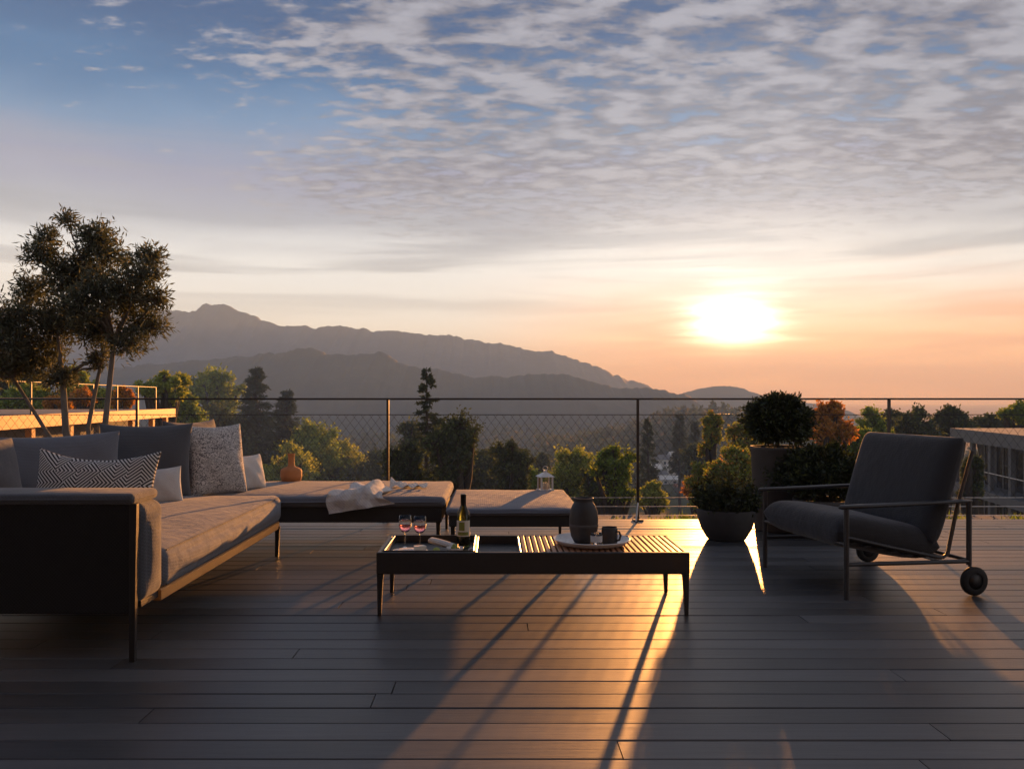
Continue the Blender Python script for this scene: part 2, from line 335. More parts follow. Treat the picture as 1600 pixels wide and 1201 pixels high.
class MB:
    """collects faces, built as one mesh object"""
    def __init__(s): s.v = []; s.f = []; s.sm = []
    def add(s, vs, fs, smooth=False):
        o = len(s.v); s.v += [tuple(p) for p in vs]
        s.f += [tuple(i + o for i in f) for f in fs]; s.sm += [smooth] * len(fs)
        return s
    def box(s, lo, hi, bev=0.0):
        (x0, y0, z0), (x1, y1, z1) = lo, hi
        if bev <= 0:
            v = [(x0, y0, z0), (x1, y0, z0), (x1, y1, z0), (x0, y1, z0), (x0, y0, z1), (x1, y0, z1), (x1, y1, z1), (x0, y1, z1)]
            return s.add(v, [(3, 2, 1, 0), (4, 5, 6, 7), (0, 1, 5, 4), (1, 2, 6, 5), (2, 3, 7, 6), (3, 0, 4, 7)])
        b = bev
        def ring(z, i): return [(x0 + i, y0 + i, z), (x1 - i, y0 + i, z), (x1 - i, y1 - i, z), (x0 + i, y1 - i, z)]
        v = ring(z0, b) + ring(z0 + b, 0) + ring(z1 - b, 0) + ring(z1, b)
        f = [(3, 2, 1, 0), (12, 13, 14, 15)]
        for k in range(3):
            for i in range(4):
                j = (i + 1) % 4; f.append((k * 4 + i, k * 4 + j, k * 4 + 4 + j, k * 4 + 4 + i))
        return s.add(v, f)
    def rbox(s, lo, hi, r=.04, n=10, puff=0.0, seg=4, seed=0, lump=0.0):
        """soft rounded box (cushion): subdivided cube pushed to a rounded box, faces puffed"""
        lo, hi = Vector(lo), Vector(hi); c = (lo + hi) / 2; h = (hi - lo) / 2
        rng = random.Random(seed); ph = [rng.uniform(0, 6.3) for _ in range(6)]
        r = min(r, h.x * .98, h.y * .98, h.z * .98)
        for ax in range(3):
            for sg in (-1, 1):
                a, b2 = (ax + 1) % 3, (ax + 2) % 3; vs = []; fs = []
                def coords(hh):
                    m_ = [(-hh + r) + (2 * (hh - r)) * i / n for i in range(n + 1)]
                    e = [math.tan(math.pi / 4 * k / seg) for k in range(seg, 0, -1)]
                    return [-hh + r - r * t for t in e] + m_ + [hh - r + r * t for t in reversed(e)]
                ca, cb = coords(h[a]), coords(h[b2])
                for p in ca:
                    for q in cb:
                        P_ = [0, 0, 0]; P_[ax] = sg * h[ax]; P_[a] = p; P_[b2] = q
                        inner = [max(-h[k] + r, min(h[k] - r, P_[k])) for k in range(3)]
                        d = Vector([P_[k] - inner[k] for k in range(3)])
                        d = d.normalized() * r if d.length > 1e-9 else d
                        X = Vector(inner) + d
                        if puff:
                            u = 1 - (inner[a] / (h[a] - r + 1e-6)) ** 2; w = 1 - (inner[b2] / (h[b2] - r + 1e-6)) ** 2
                            X[ax] += sg * puff * (max(0, u) * max(0, w)) ** .5
                        if lump:
                            X.z += lump * (math.sin(X.x * 9 + ph[0]) * math.sin(X.y * 7 + ph[1]) + .6 * math.sin(X.x * 17 + X.y * 13 + ph[2])) * max(0, min(1, .5 + X.z / (2 * h.z)))
                        vs.append(tuple(c + X))
                N2 = len(cb)
                for i in range(len(ca) - 1):
                    for j in range(N2 - 1):
                        q4 = (i * N2 + j, (i + 1) * N2 + j, (i + 1) * N2 + j + 1, i * N2 + j + 1)
                        fs.append(q4 if sg > 0 else q4[::-1])
                s.add(vs, fs, True)
        return s
    def tube(s, pts, rad, n=8, caps=True, smooth=True):
        pts = [Vector(p) for p in pts]
        rads = rad if isinstance(rad, (list, tuple)) else [rad] * len(pts)
        vs = []; fs = []
        up = None
        for i, p in enumerate(pts):
            d = (pts[min(i + 1, len(pts) - 1)] - pts[max(i - 1, 0)])
            d = d.normalized() if d.length > 1e-9 else Vector((0, 0, 1))
            if up is None: up = Vector((0, 0, 1)) if abs(d.z) < .9 else Vector((1, 0, 0))
            a = d.cross(up)
            if a.length < 1e-5: a = d.cross(Vector((0, 1, 0)))
            a.normalize(); b = a.cross(d).normalized(); up = b
            for k in range(n):
                t = 2 * math.pi * k / n
                vs.append(tuple(p + (a * math.cos(t) + b * math.sin(t)) * rads[i]))
        for i in range(len(pts) - 1):
            for k in range(n):
                j = (k + 1) % n; fs.append((i * n + k, (i + 1) * n + k, (i + 1) * n + j, i * n + j))
        s.add(vs, fs, smooth)
        if caps:
            s.add(vs[:n], [tuple(range(n))]); s.add(vs[-n:], [tuple(range(n))[::-1]])
        return s
    def lathe(s, prof, c=(0, 0, 0), n=32, smooth=True):
        vs = []; fs = []
        for r, z in prof:
            for k in range(n):
                t = 2 * math.pi * k / n; vs.append((c[0] + r * math.cos(t), c[1] + r * math.sin(t), c[2] + z))
        for i in range(len(prof) - 1):
            for k in range(n):
                j = (k + 1) % n; fs.append((i * n + k, i * n + j, (i + 1) * n + j, (i + 1) * n + k))
        return s.add(vs, fs, smooth)
    def prism(s, poly, axis, a0, a1):
        """extrude 2-D polygon along axis (0 x, 1 y, 2 z)"""
        def P3(p, q):
            return ((q, p[0], p[1]), (p[0], q, p[1]), (p[0], p[1], q))[axis]
        n = len(poly); v = [P3(p, a0) for p in poly] + [P3(p, a1) for p in poly]
        f = [tuple(range(n))[::-1], tuple(range(n, 2 * n))] + [(i, (i + 1) % n, n + (i + 1) % n, n + i) for i in range(n)]
        return s.add(v, f)
    def xf(s, mat):
        s.v = [tuple(mat @ Vector(p)) for p in s.v]; return s
    def mesh(s, name):
        me = bpy.data.meshes.new(name); me.from_pydata(s.v, [], s.f)
        me.polygons.foreach_set('use_smooth', s.sm); me.update(); return me
    def build(s, name, m, parent=None, weld=False):
        me = s.mesh(name)
        if weld:
            import bmesh
            bm = bmesh.new(); bm.from_mesh(me); bmesh.ops.remove_doubles(bm, verts=bm.verts, dist=1e-5)
            bmesh.ops.recalc_face_normals(bm, faces=bm.faces); bm.to_mesh(me); bm.free()
        me.materials.append(m)
        o = bpy.data.objects.new(name, me); return link(o, parent)

def quads_obj(name, V, Q, m, parent=None, smooth=False):
    V = np.asarray(V, np.float32).reshape(-1, 3); Q = np.asarray(Q, np.int32).reshape(-1, 4)
    me = bpy.data.meshes.new(name)
    me.vertices.add(len(V)); me.vertices.foreach_set('co', V.ravel())
    me.loops.add(Q.size); me.loops.foreach_set('vertex_index', Q.ravel())
    me.polygons.add(len(Q)); me.polygons.foreach_set('loop_start', np.arange(0, Q.size, 4, dtype=np.int32))
    me.polygons.foreach_set('loop_total', np.full(len(Q), 4, np.int32))
    me.polygons.foreach_set('use_smooth', np.full(len(Q), smooth))
    me.update(calc_edges=True); me.validate()
    me.materials.append(m)
    return link(bpy.data.objects.new(name, me), parent)

def copy_tree(o, parent=None):
    c = o.copy(); COL.objects.link(c); c.parent = parent
    for ch in list(o.children): copy_tree(ch, c)
    return c

def grid_obj(name, fn, nu, nv, m, parent=None, smooth=True):
    V = [fn(i / nu, j / nv) for i in range(nu + 1) for j in range(nv + 1)]
    Q = [(i * (nv + 1) + j, (i + 1) * (nv + 1) + j, (i + 1) * (nv + 1) + j + 1, i * (nv + 1) + j + 1) for i in range(nu) for j in range(nv)]
    return quads_obj(name, V, Q, m, parent, smooth)

# value noise for terrain
_rs = np.random.RandomState(5); _tab = _rs.rand(256, 256)
def vnoise(x, y):
    xi = np.floor(x).astype(int); yi = np.floor(y).astype(int); fx = x - xi; fy = y - yi
    fx = fx * fx * (3 - 2 * fx); fy = fy * fy * (3 - 2 * fy)
    a = _tab[xi % 256, yi % 256]; b = _tab[(xi + 1) % 256, yi % 256]; c = _tab[xi % 256, (yi + 1) % 256]; d = _tab[(xi + 1) % 256, (yi + 1) % 256]
    return (a * (1 - fx) + b * fx) * (1 - fy) + (c * (1 - fx) + d * fx) * fy
def fbm(x, y, o=5, ridged=False):
    s = 0; a = .5; t = 0
    for k in range(o):
        n = vnoise(x * 2 ** k + 17.3 * k, y * 2 ** k + 9.1 * k)
        if ridged: n = 1 - abs(2 * n - 1)
        s = s + a * n; t += a; a *= .5
    return s / t

# ------------------------------------------------------------------ terrain, hills, mountains
def ground_z(x, y):
    x = np.asarray(x, float); y = np.asarray(y, float)
    d = np.maximum(0, y - 12)
    z = -6 - 34 * (1 - np.exp(-d / 260))
    z = z + 22 * np.exp(-((x - 112) / 62) ** 2 - ((y - 430) / 110) ** 2)          # wooded knoll to the right
    z = z + 3.0 * np.exp(-((x + 22) / 14) ** 2 - ((y - 34) / 26) ** 2)             # shelf the neighbours stand on
    z = z + (fbm(x / 90 + 40, y / 90 + 11) - .5) * 9 * np.clip((y - 30) / 150, 0, 1)
    return z
ys = np.concatenate([np.linspace(-60, 60, 31), np.geomspace(64, 5200, 110)])
xs0 = np.concatenate([-np.geomspace(4200, 40, 60), np.linspace(-36, 36, 25), np.geomspace(40, 4200, 60)])
XX, YY = np.meshgrid(xs0, ys, indexing='ij'); ZZ = ground_z(XX, YY)
nv = len(ys)
ii, jj = np.meshgrid(np.arange(len(xs0) - 1), np.arange(nv - 1), indexing='ij'); k0 = (ii * nv + jj).ravel()
gnd = quads_obj('ground', np.stack([XX, YY, ZZ], -1), np.stack([k0, k0 + nv, k0 + nv + 1, k0 + 1], -1), M['ground'], None, True)
tag(gnd, 'scrubby green hillside falling away to the hazy valley', kind='structure')

def ridge(name, label, prof, Y0, depth, m, amp, nscale, seed, base=-44):
    px = np.array([p[0] for p in prof], float); py = np.array([p[1] for p in prof], float)
    X = (px - CX) / F * Y0; Z = H + (CY - py) / F * Y0
    nu, nw = 700, 44
    xs_ = np.linspace(X[0], X[-1], nu); zr = np.interp(xs_, X, Z)
    ker = np.hanning(5); ker /= ker.sum(); zr = np.convolve(np.pad(zr, 2, 'edge'), ker, 'valid')
    zr = zr + (fbm(xs_ / (nscale * .18) + seed * 3, xs_ * 0 + seed, 4) - .5) * amp * .22
    zr = zr + (fbm(xs_ / (nscale * .05) + seed * 5, xs_ * 0 + seed + 3, 3) - .5) * amp * .09
    t = np.linspace(-1, 1, nw)
    A, T = np.meshgrid(np.arange(nu), t, indexing='ij')
    Xg = xs_[A]; Yg = Y0 + T * depth
    sh = np.clip(1 - np.abs(T), 0, 1) ** 1.15
    edge = np.clip(np.minimum(A, nu - 1 - A) / 14, 0, 1)
    n = fbm(Xg / nscale + seed * 7.7, Yg / nscale + seed * 1.3, 5, True) - .5
    Zg = base + (zr[A] - base) * sh * edge + n * amp * (1 - sh) * np.clip(sh * 4, 0, 1)
    Zg = np.minimum(Zg, base + (zr[A] - base) * np.maximum(edge, 0) * np.clip(sh * 1.0 + .0 + .25 * (1 - sh), 0, 1))
    k0 = (np.arange(nu - 1)[:, None] * nw + np.arange(nw - 1)[None, :]).ravel()
    o = quads_obj(name, np.stack([Xg, Yg, Zg], -1), np.stack([k0, k0 + nw, k0 + nw + 1, k0 + 1], -1), m, None, True)
    return tag(o, label, kind='structure')
ridge('mountain', 'jagged grey mountain range behind the olive tree',
      [(-420, 500), (-200, 490), (0, 478), (150, 482), (240, 480), (270, 478), (290, 482), (310, 483), (318, 474), (327, 467), (338, 472), (352, 471), (362, 477), (375, 486), (398, 493), (412, 499), (425, 503),
       (445, 509), (500, 507), (560, 510), (620, 515), (700, 522), (760, 530), (820, 540), (860, 547), (940, 575), (1040, 612), (1090, 628)], 1520, 420, M['rock'], 60, 150, 1)
ridge('foothill', 'rounded wooded foothill in front of the mountains',
      [(-400, 590), (-100, 580), (120, 575), (300, 562), (400, 552), (450, 546), (490, 541), (510, 551), (545, 553), (600, 549), (640, 568), (700, 577), (740, 588), (765, 590), (800, 583), (850, 579), (890, 583), (925, 592), (955, 601), (1000, 604), (1040, 607), (1080, 618), (1110, 636)], 900, 260, M['hill'], 34, 90, 2)
ridge('hill', 'low round hill on the horizon under the sun',
      [(985, 630), (1030, 622), (1065, 614), (1095, 605), (1125, 601), (1150, 603), (1172, 611), (1190, 618), (1230, 626), (1300, 631)], 1400, 260, M['hill'], 18, 90, 3)

# ------------------------------------------------------------------ terrace deck
deck = MB().box((-7.2, -1.58, -.32), (7.2, 7.58, -.045)).build('terrace_floor', M['under'])
tag(deck, 'dark wooden terrace deck of boards laid across the view', kind='structure')
rng = random.Random(11)
pm = MB().prism([(-.0672, -.024), (.0672, -.024), (.0672, -.003), (.0642, 0), (-.0642, 0), (-.0672, -.003)], 0, -.5, .5).mesh('plank'); pm.materials.append(M['deck'])
y = 7.51; row = 0
while y > -1.45:
    x = -7.2 + (-rng.uniform(.2, 3.4)); first = True
    while x < 7.2:
        L = rng.choice((3.6, 4.2, 4.8)); x1 = min(7.2, x + L); x0 = max(-7.2, x)
        if x1 - x0 > .05:
            p = bpy.data.objects.new('plank', pm); link(p, deck)
            p.location = ((x0 + x1) / 2, y, rng.uniform(-.0014, .0006)); p.scale = (x1 - x0 - .004, 1, 1)
            p.rotation_euler = (rng.uniform(-.004, .004), 0, 0)
        x += L
    y -= .14; row += 1
strip = MB().box((-7.4, 7.60, -.40), (7.4, 9.3, -.20)).build('gravel_strip', M['gravel'])
tag(strip, 'strip of grey gravel beyond the deck edge', kind='structure')
rng = random.Random(3)
gv = MB()
for _ in range(900):
    x, yy, s_ = rng.uniform(-6, 6.5), rng.uniform(7.65, 9.25), rng.uniform(.012, .035)
    gv.add([(x - s_, yy, -.205), (x, yy - s_, -.205), (x + s_, yy + .3 * s_, -.205), (x, yy + s_, -.205), (x + s_ * .2, yy, -.2 + s_ * 1.1)], [(0, 1, 4), (1, 2, 4), (2, 3, 4), (3, 0, 4)])
tag(gv.build('pebble', M['gravel']), 'loose pebbles lying on the gravel strip', 'pebbles', kind='stuff')

# unseen house wall behind the viewer, added to darken surfaces facing the camera
own = empty('light_blocking_house', (0, -1.6, 0), 0, 'unseen charcoal clad house wall with glass doors, added behind the viewer to block sky light', 'house')
MB().box((-7.2, -.4, -6.5), (7.2, -.002 + .0, 5.6)).build('wall', M['clad'], own)
for x in (-5.4, -1.8, 1.8, 5.4):
    dr_ = MB().box((x - 1.5, .0, .02), (x + 1.5, .06, 2.5), .005).build('glass_door', M['metal'], own)
    for k in (-1, 1):
        MB().box((x + k * .73 - .68, .062, .10), (x + k * .73 + .68, .075, 2.42)).build('pane', M['glass_dark'], dr_)
MB().box((-7.4, -.6, 5.6), (7.4, .5, 5.8), .01).build('eave', M['metal'], own)

# ------------------------------------------------------------------ railing
RY = 7.5
rail = empty('railing', (0, RY, 0), 0, 'slim dark metal railing with diamond wire net along the deck edge', 'railing')
posts = [-5.48, -3.217, -.958, 1.295, 3.560, 5.82]
MB().box((-6.9, -.022, 1.085), (6.9, .022, 1.102), .003).build('top_rail', M['metal'], rail)
for x in posts:
    po = MB().box((x - .011, -.011, .012), (x + .011, .011, 1.085), .002).build('post', M['metal'], rail)
    MB().box((x - .045, -.05, 0), (x + .045, .03, .012), .002).build('base_plate', M['metal'], po)
    MB().tube([(x, -.012, .16), (x - .03, -.09, .004)], .008, 8).build('strut', M['steel'], po)
for z, r_ in ((.952, .0038), (.205, .0034), (.125, .0034), (.045, .003)):
    MB().tube([(-6.9, .0, z), (6.9, .0, z)], r_, 6).build('cable', M['metal'] if z > .5 else M['steel'], rail)
ends = [-6.9] + posts + [6.9]
for a, b in zip(ends[:-1], ends[1:]):
    nb = MB(); z0, z1 = .205, .952; cw, ch = .076, .100
    kx = (z1 - z0) / ch * cw
    for dirn in (1, -1):
        xs_ = a - kx if dirn > 0 else a
        t0 = xs_
        while t0 < (b if dirn > 0 else b + kx):
            p0 = Vector((t0, .004 * dirn, z0)); p1 = Vector((t0 + dirn * kx, .004 * dirn, z1))
            d = p1 - p0; lo, hi = 0, 1
            for bound in (a + .012, b - .012):
                pass
            ta, tb = sorted(((a + .012 - p0.x) / d.x, (b - .012 - p0.x) / d.x))
            lo, hi = max(0, ta), min(1, tb)
            if hi - lo > .02: nb.tube([p0 + d * lo, p0 + d * hi], .0016, 3, False)
            t0 += cw
    tag(nb.build('wire_net', M['metal'], rail), kind='stuff')

# ------------------------------------------------------------------ sofa along the left side
XF = -1.49           # front of the sofa
sofa = empty('sofa', (-2.1, 4.6, 0), 0, 'long grey outdoor sofa with black woven end panel and teak base rail', 'sofa')
def sub(mb): return mb.xf(Matrix.Translation((2.1, -4.6, 0)))
sub(MB().box((-2.90, 3.56, .205), (XF - .02, 5.80, .235), .004)).build('seat_base', M['metal'], sofa)
sub(MB().box((XF - .05, 3.74, .190), (XF - .006, 5.80, .243), .006)).build('base_rail', M['teak'], sofa)
sub(MB().rbox((-2.62, 3.74, .24), (XF + .01, 5.82, .425), .055, 16, .028, 4, 1, .003)).build('seat_cushion', M['fab'], sofa)
scu = [o for o in sofa.children if o.name.startswith('seat_cushion')][0]
sub(MB().tube([(XF - .004, 3.79, .4105), (XF - .004, 5.77, .4105)], .0042, 6)).build('piping', M['fab_mid'], scu)
sub(MB().tube([(XF - .004, 3.79, .2545), (XF - .004, 5.77, .2545)], .0042, 6)).build('piping', M['fab_mid'], scu)
# woven end panel of the arm, with its cap and legs
sub(MB().box((-2.92, 3.468, .20), (XF - .032, 3.492, .672), .004)).build('end_panel', M['weave'], sofa)
sub(MB().rbox((-2.92, 3.50, .235), (XF + .012, 3.735, .655), .05, 10, .015, 4, 5, .002)).build('arm_cushion', M['fab_mid'], sofa)
sub(MB().rbox((-2.93, 3.455, .655), (XF - .01, 3.725, .702), .022, 8, .006, 3, 2)).build('arm_cap', M['fab_mid'], sofa)
for (x, yy) in ((XF - .016, 3.48), (XF - .016, 5.79), (-2.90, 3.48), (-2.90, 5.79)):
    top = .66 if yy < 4 else .21
    sub(MB().prism([(x - .016, .0), (x + .006, .0), (x + .016, top), (x - .016, top)], 1, yy - .012, yy + .012)).build('leg', M['black'], sofa)
sub(MB().box((-2.98, 3.56, .205), (-2.93, 7.05, .62), .006)).build('back_panel', M['weave2'], sofa)

# daybed module at the railing
day = empty('daybed', (-1.4, 6.5, 0), 0, 'wide backless daybed module with grey cushion by the railing, throw on it', 'daybed')
def subd(mb): return mb.xf(Matrix.Translation((1.4, -6.5, 0)))
subd(MB().box((-2.90, 5.925, .215), (-.375, 7.045, .325), .005)).build('base_frame', M['weave2'], day)
subd(MB().rbox((-2.92, 5.90, .325), (-.345, 7.07, .400), .034, 18, .014, 4, 3, .003)).build('seat_cushion', M['fab'], day)
for x in (-2.86, -.40):
    for yy in (5.96, 7.01):
        subd(MB().prism([(x - .010, 0), (x + .010, 0), (x + .015, .225), (x - .015, .225)], 1, yy - .012, yy + .012)).build('leg', M['black'], day)
ott = empty('ottoman', (.12, 6.2, 0), 0, 'low square grey ottoman between daybed and coffee table', 'ottoman')
def subo(mb): return mb.xf(Matrix.Translation((-.12, -6.2, 0)))
subo(MB().box((-.305, 5.615, .232), (.56, 6.795, .306), .005)).build('base_frame', M['weave2'], ott)
subo(MB().rbox((-.322, 5.60, .306), (.575, 6.81, .354), .022, 14, .016, 3, 4, .002)).build('seat_cushion', M['fab'], ott)
subo(MB().tube([(-.305, 5.599, .330), (.56, 5.599, .330)], .004, 6)).build('piping', M['fab_mid'], ott)
for x in (-.28, .535):
    for yy in (5.65, 6.76):
        subo(MB().prism([(x - .010, 0), (x + .010, 0), (x + .015, .235), (x - .015, .235)], 1, yy - .012, yy + .012)).build('leg', M['black'], ott)

# ------------------------------------------------------------------ loose cushions and pillows
def pillow(name, label, cat, loc, w, h, t, m, rot, n=26, pinch=.07, group=None, seed=0, sag=.0, piping=None):
    """cushion in its own x (width) / z (height) plane, z from 0; thickness along y"""
    rg = random.Random(seed); ph = [rg.uniform(0, 6.28) for _ in range(4)]
    V = []; Q = []
    for sgn in (-1, 1):
        o = len(V)
        for i in range(n + 1):
            for j in range(n + 1):
                u = -1 + 2 * i / n; v = -1 + 2 * j / n
                uu = math.sin(u * math.pi / 2); vv = math.sin(v * math.pi / 2)
                x = w / 2 * uu * (1 - pinch * (1 - vv ** 2)); z = h / 2 * vv * (1 - pinch * (1 - uu ** 2) * 1.3)
                th = t / 2 * (max(0, 1 - uu ** 2) ** .42) * (max(0, 1 - vv ** 2) ** .42)
                th *= 1 + .06 * math.sin(3 * uu + ph[0]) * math.sin(2.3 * vv + ph[1]) + .04 * math.sin(7 * uu + 5 * vv + ph[2])
                if v > 0: z -= sag * h * (1 - uu ** 2) * vv
                V.append((x, sgn * th, z + h / 2))
        for i in range(n):
            for j in range(n):
                q = (o + i * (n + 1) + j, o + (i + 1) * (n + 1) + j, o + (i + 1) * (n + 1) + j + 1, o + i * (n + 1) + j + 1)
                Q.append(q if sgn < 0 else q[::-1])
    root = quads_obj(name, V, Q, m, None, True)
    root.location = loc; root.rotation_euler = rot
    tag(root, label, cat, group)
    return root
BC = 'big back cushions of the sofa'
# back cushions lean on the back panel, facing +x (rotate z +90)
pillow('back_cushion', 'dark grey back cushion at the left edge behind the patterned pillow', 'cushion', (-2.72, 4.30, .415), .84, .47, .26, M['fab_mid'], (R(-12), 0, R(80)), group=BC, seed=1)
pillow('back_cushion', 'long grey back cushion behind the top of the maze patterned pillow', 'cushion', (-2.62, 5.02, .415), .72, .48, .24, M['fab'], (R(-13), R(-2), R(30)), group=BC, seed=2)
pillow('back_cushion', 'large square grey back cushion above the small white pillow', 'cushion', (-2.36, 5.62, .415), .60, .52, .22, M['fab_mid'], (R(-9), 0, R(14)), group=BC, seed=3)
pillow('back_cushion', 'grey back cushion seen edge-on with dark shaded side beside the pale patterned pillow', 'cushion', (-2.17, 6.06, .405), .62, .54, .22, M['fab_mid'], (R(-6), 0, R(76)), group=BC, seed=4)
pillow('throw_pillow', 'large pale pillow with faded grey pattern at the sofa corner', 'pillow', (-1.97, 5.98, .400), .46, .52, .18, M['damask'], (R(-10), 0, R(52)), seed=5)
pillow('throw_pillow', 'small pale round-edged pillow at the corner end of the daybed', 'pillow', (-1.84, 6.30, .398), .32, .28, .14, M['fab_lt'], (R(-14), 0, R(62)), seed=6)
pillow('throw_pillow', 'black and white maze patterned lumbar pillow behind the woven arm', 'pillow', (-2.01, 4.12, .44), .60, .42, .18, M['maze'], (R(-18), R(2), R(5)), seed=7, sag=.10, n=34)
pillow('throw_pillow', 'small plain white pillow beside the maze patterned one', 'pillow', (-2.10, 5.26, .425), .26, .24, .12, M['fab_lt'], (R(-14), R(-4), R(20)), seed=8)

# throw draped over the daybed's front edge
def throw_fn(u, v):
    # u across the bunched cloth (x), v from back to the hanging front
    x = -1.12 + .40 * u + .10 * (1 - v) * math.sin(u * 5)
    s_ = v * 1.0
    if s_ < .62: yy = 6.42 - (6.42 - 5.885) * (s_ / .62); z = .408
    else:
        a = (s_ - .62) / .38; yy = 5.885 - .018 * min(1, a * 3) + .0; z = .408 - .135 * a * (1.0 - .55 * u)
    fold = .030 * math.sin(u * 17 + v * 5) + .022 * math.sin(u * 9 - v * 11 + 1) + .014 * math.sin(u * 33 + v * 13)
    bunch = .075 * math.exp(-((u - .52) / .30) ** 2 - ((v - .40) / .30) ** 2)
    if s_ < .62: z += max(.004, .012 + fold * .55 + bunch)
    else: z += .012 + bunch * .5; yy -= max(.004, .012 + fold * .45)
    x += .035 * math.sin(v * 7) - .12 * max(0, v - .45) * (1 - u)
    return (x, yy, z)
th = grid_obj('throw_blanket', throw_fn, 60, 60, M['cloth'])
tag(th, 'crumpled off-white throw hanging over the daybed edge', 'blanket')
def throw2(u, v):
    x = -.80 + .28 * u; yy = 6.52 - .16 * v
    z = .412 + max(.004, .012 + .012 * math.sin(u * 21 + v * 4) + .05 * math.exp(-(u / .28) ** 2) * math.sin(math.pi * v) + .006 * math.sin(v * 19))
    return (x, yy, z)
grid_obj('throw_tail', throw2, 30, 20, M['cloth'], th)

vp = at(456, 748, 6.98)
vase = empty('vase', (vp.x, 6.96, .404), 0, 'squat terracotta vase with narrow neck on the back of the daybed', 'vase')
MB().lathe([(0, 0), (.070, 0), (.080, .006), (.088, .04), (.089, .085), (.082, .104), (.060, .116), (.036, .124), (.0275, .14), (.026, .20), (.029, .225), (.0325, .232), (.029, .234), (.022, .20), (.022, .14), (.05, .10), (.075, .05), (0, .02)], n=44).build('body', M['terra'], vase)
MB().lathe([(.0885, .040), (.0898, .044), (.0898, .050), (.0885, .054)], n=44).build('groove_band', M['terra'], vase)
lp = at(852, 762, 6.72)
lan = empty('lantern', (lp.x, 6.72, .356), R(14), 'small white metal lantern on the back edge of the ottoman', 'lantern')
for a in (-1, 1):
    for b in (-1, 1): MB().box((a * .046 - .006, b * .046 - .006, .012), (a * .046 + .006, b * .046 + .006, .112)).build('corner_post', M['ceramic_white'], lan)
MB().box((-.058, -.058, 0), (.058, .058, .012), .002).build('base', M['ceramic_white'], lan)
for k in range(4):
    MB().box((-.040, .0445, .0125), (.040, .0465, .1115)).xf(Matrix.Rotation(k * math.pi / 2, 4, 'Z')).build('pane', M['glass'], lan)
MB().lathe([(0, .0125), (.022, .0125), (.022, .062), (.018, .064), (0, .062)], n=24).build('candle', M['cheese'], lan)
MB().add([(-.064, -.064, .1125), (.064, -.064, .1125), (.064, .064, .1125), (-.064, .064, .1125), (-.018, -.018, .145), (.018, -.018, .145), (.018, .018, .145), (-.018, .018, .145)],
         [(3, 2, 1, 0), (4, 5, 6, 7), (0, 1, 5, 4), (1, 2, 6, 5), (2, 3, 7, 6), (3, 0, 4, 7)]).build('roof', M['ceramic_white'], lan)
MB().box((-.012, -.012, .1455), (.012, .012, .168), .002).build('vent', M['ceramic_white'], lan)
MB().tube([(.020 * math.cos(t * math.pi / 8), 0, .178 + .018 * math.sin(t * math.pi / 8)) for t in range(17)], .0025, 8).build('ring', M['steel'], lan)

# ------------------------------------------------------------------ coffee table
TX0, TX1, TY0, TY1, TZ = -.594, .988, 4.20, 4.74, .322
tab = empty('coffee_table', ((TX0 + TX1) / 2, (TY0 + TY1) / 2, 0), 0, 'long low dark coffee table with trays and teak slats', 'table')
TL = Matrix.Translation((-(TX0 + TX1) / 2, -(TY0 + TY1) / 2, 0))
def subt(mb): return mb.xf(TL)
for nm, lo, hi in (('apron', (TX0, TY0, .212), (TX1, TY0 + .022, TZ)), ('apron', (TX0, TY1 - .022, .212), (TX1, TY1, TZ)),
                   ('apron', (TX0, TY0 + .0225, .212), (TX0 + .022, TY1 - .0225, TZ - .001)), ('apron', (TX1 - .022, TY0 + .0225, .212), (TX1, TY1 - .0225, TZ - .001))):
    subt(MB().box(lo, hi, .004)).build(nm, M['metal'], tab)
subt(MB().box((TX0 + .023, TY0 + .023, .262), (.130, TY1 - .023, .276))).build('tray_shelf', M['black'], tab)
subt(MB().box((-.096, TY0 + .023, .276), (-.086, TY1 - .023, TZ - .002), .002)).build('divider', M['steel'], tab)
subt(MB().box((.130, TY0 + .023, .262), (.138, TY1 - .023, TZ - .002), .002)).build('divider', M['steel'], tab)
subt(MB().box((.1385, TY0 + .10, .268), (TX1 - .023, TY0 + .13, .296))).build('slat_support', M['black'], tab)
subt(MB().box((.1385, TY1 - .13, .268), (TX1 - .023, TY1 - .10, .296))).build('slat_support', M['black'], tab)
ns = 27; x0, x1 = .1425, TX1 - .025; pitch = (x1 - x0) / ns
sm_ = MB().box((-.0103, -(TY1 - TY0) / 2 + .024, .297), (.0103, (TY1 - TY0) / 2 - .024, TZ - .001), .002).mesh('slat'); sm_.materials.append(M['teak_slat'])
for k in range(ns):
    o = bpy.data.objects.new('slat', sm_); link(o, tab); o.location = (x0 + pitch * (k + .5) - (TX0 + TX1) / 2, 0, random.Random(k).uniform(-.0008, .0008))
for (x, yy, sx_) in ((TX0 + .018, TY0 + .018, -1), (TX1 - .018, TY0 + .018, 1), (TX0 + .018, TY1 - .018, -1), (TX1 - .018, TY1 - .018, 1)):
    q = MB()
    ring = lambda cx, cy, hw, z: [(cx - hw, cy - hw, z), (cx + hw, cy - hw, z), (cx + hw, cy + hw, z), (cx - hw, cy + hw, z)]
    zs = [(.212, .0175, 0), (.19, .015, .002), (.12, .0125, .006), (0, .009, .012)]
    vs = []
    for z, hw, off in zs: vs += ring(x + sx_ * off * .4, yy, hw, z)
    fs = []
    for k in range(3):
        for i in range(4):
            j = (i + 1) % 4; fs.append((k * 4 + j, k * 4 + i, k * 4 + 4 + i, k * 4 + 4 + j))
    fs.append((15, 14, 13, 12)); q.add(vs, fs)
    subt(q).build('leg', M['metal'], tab)

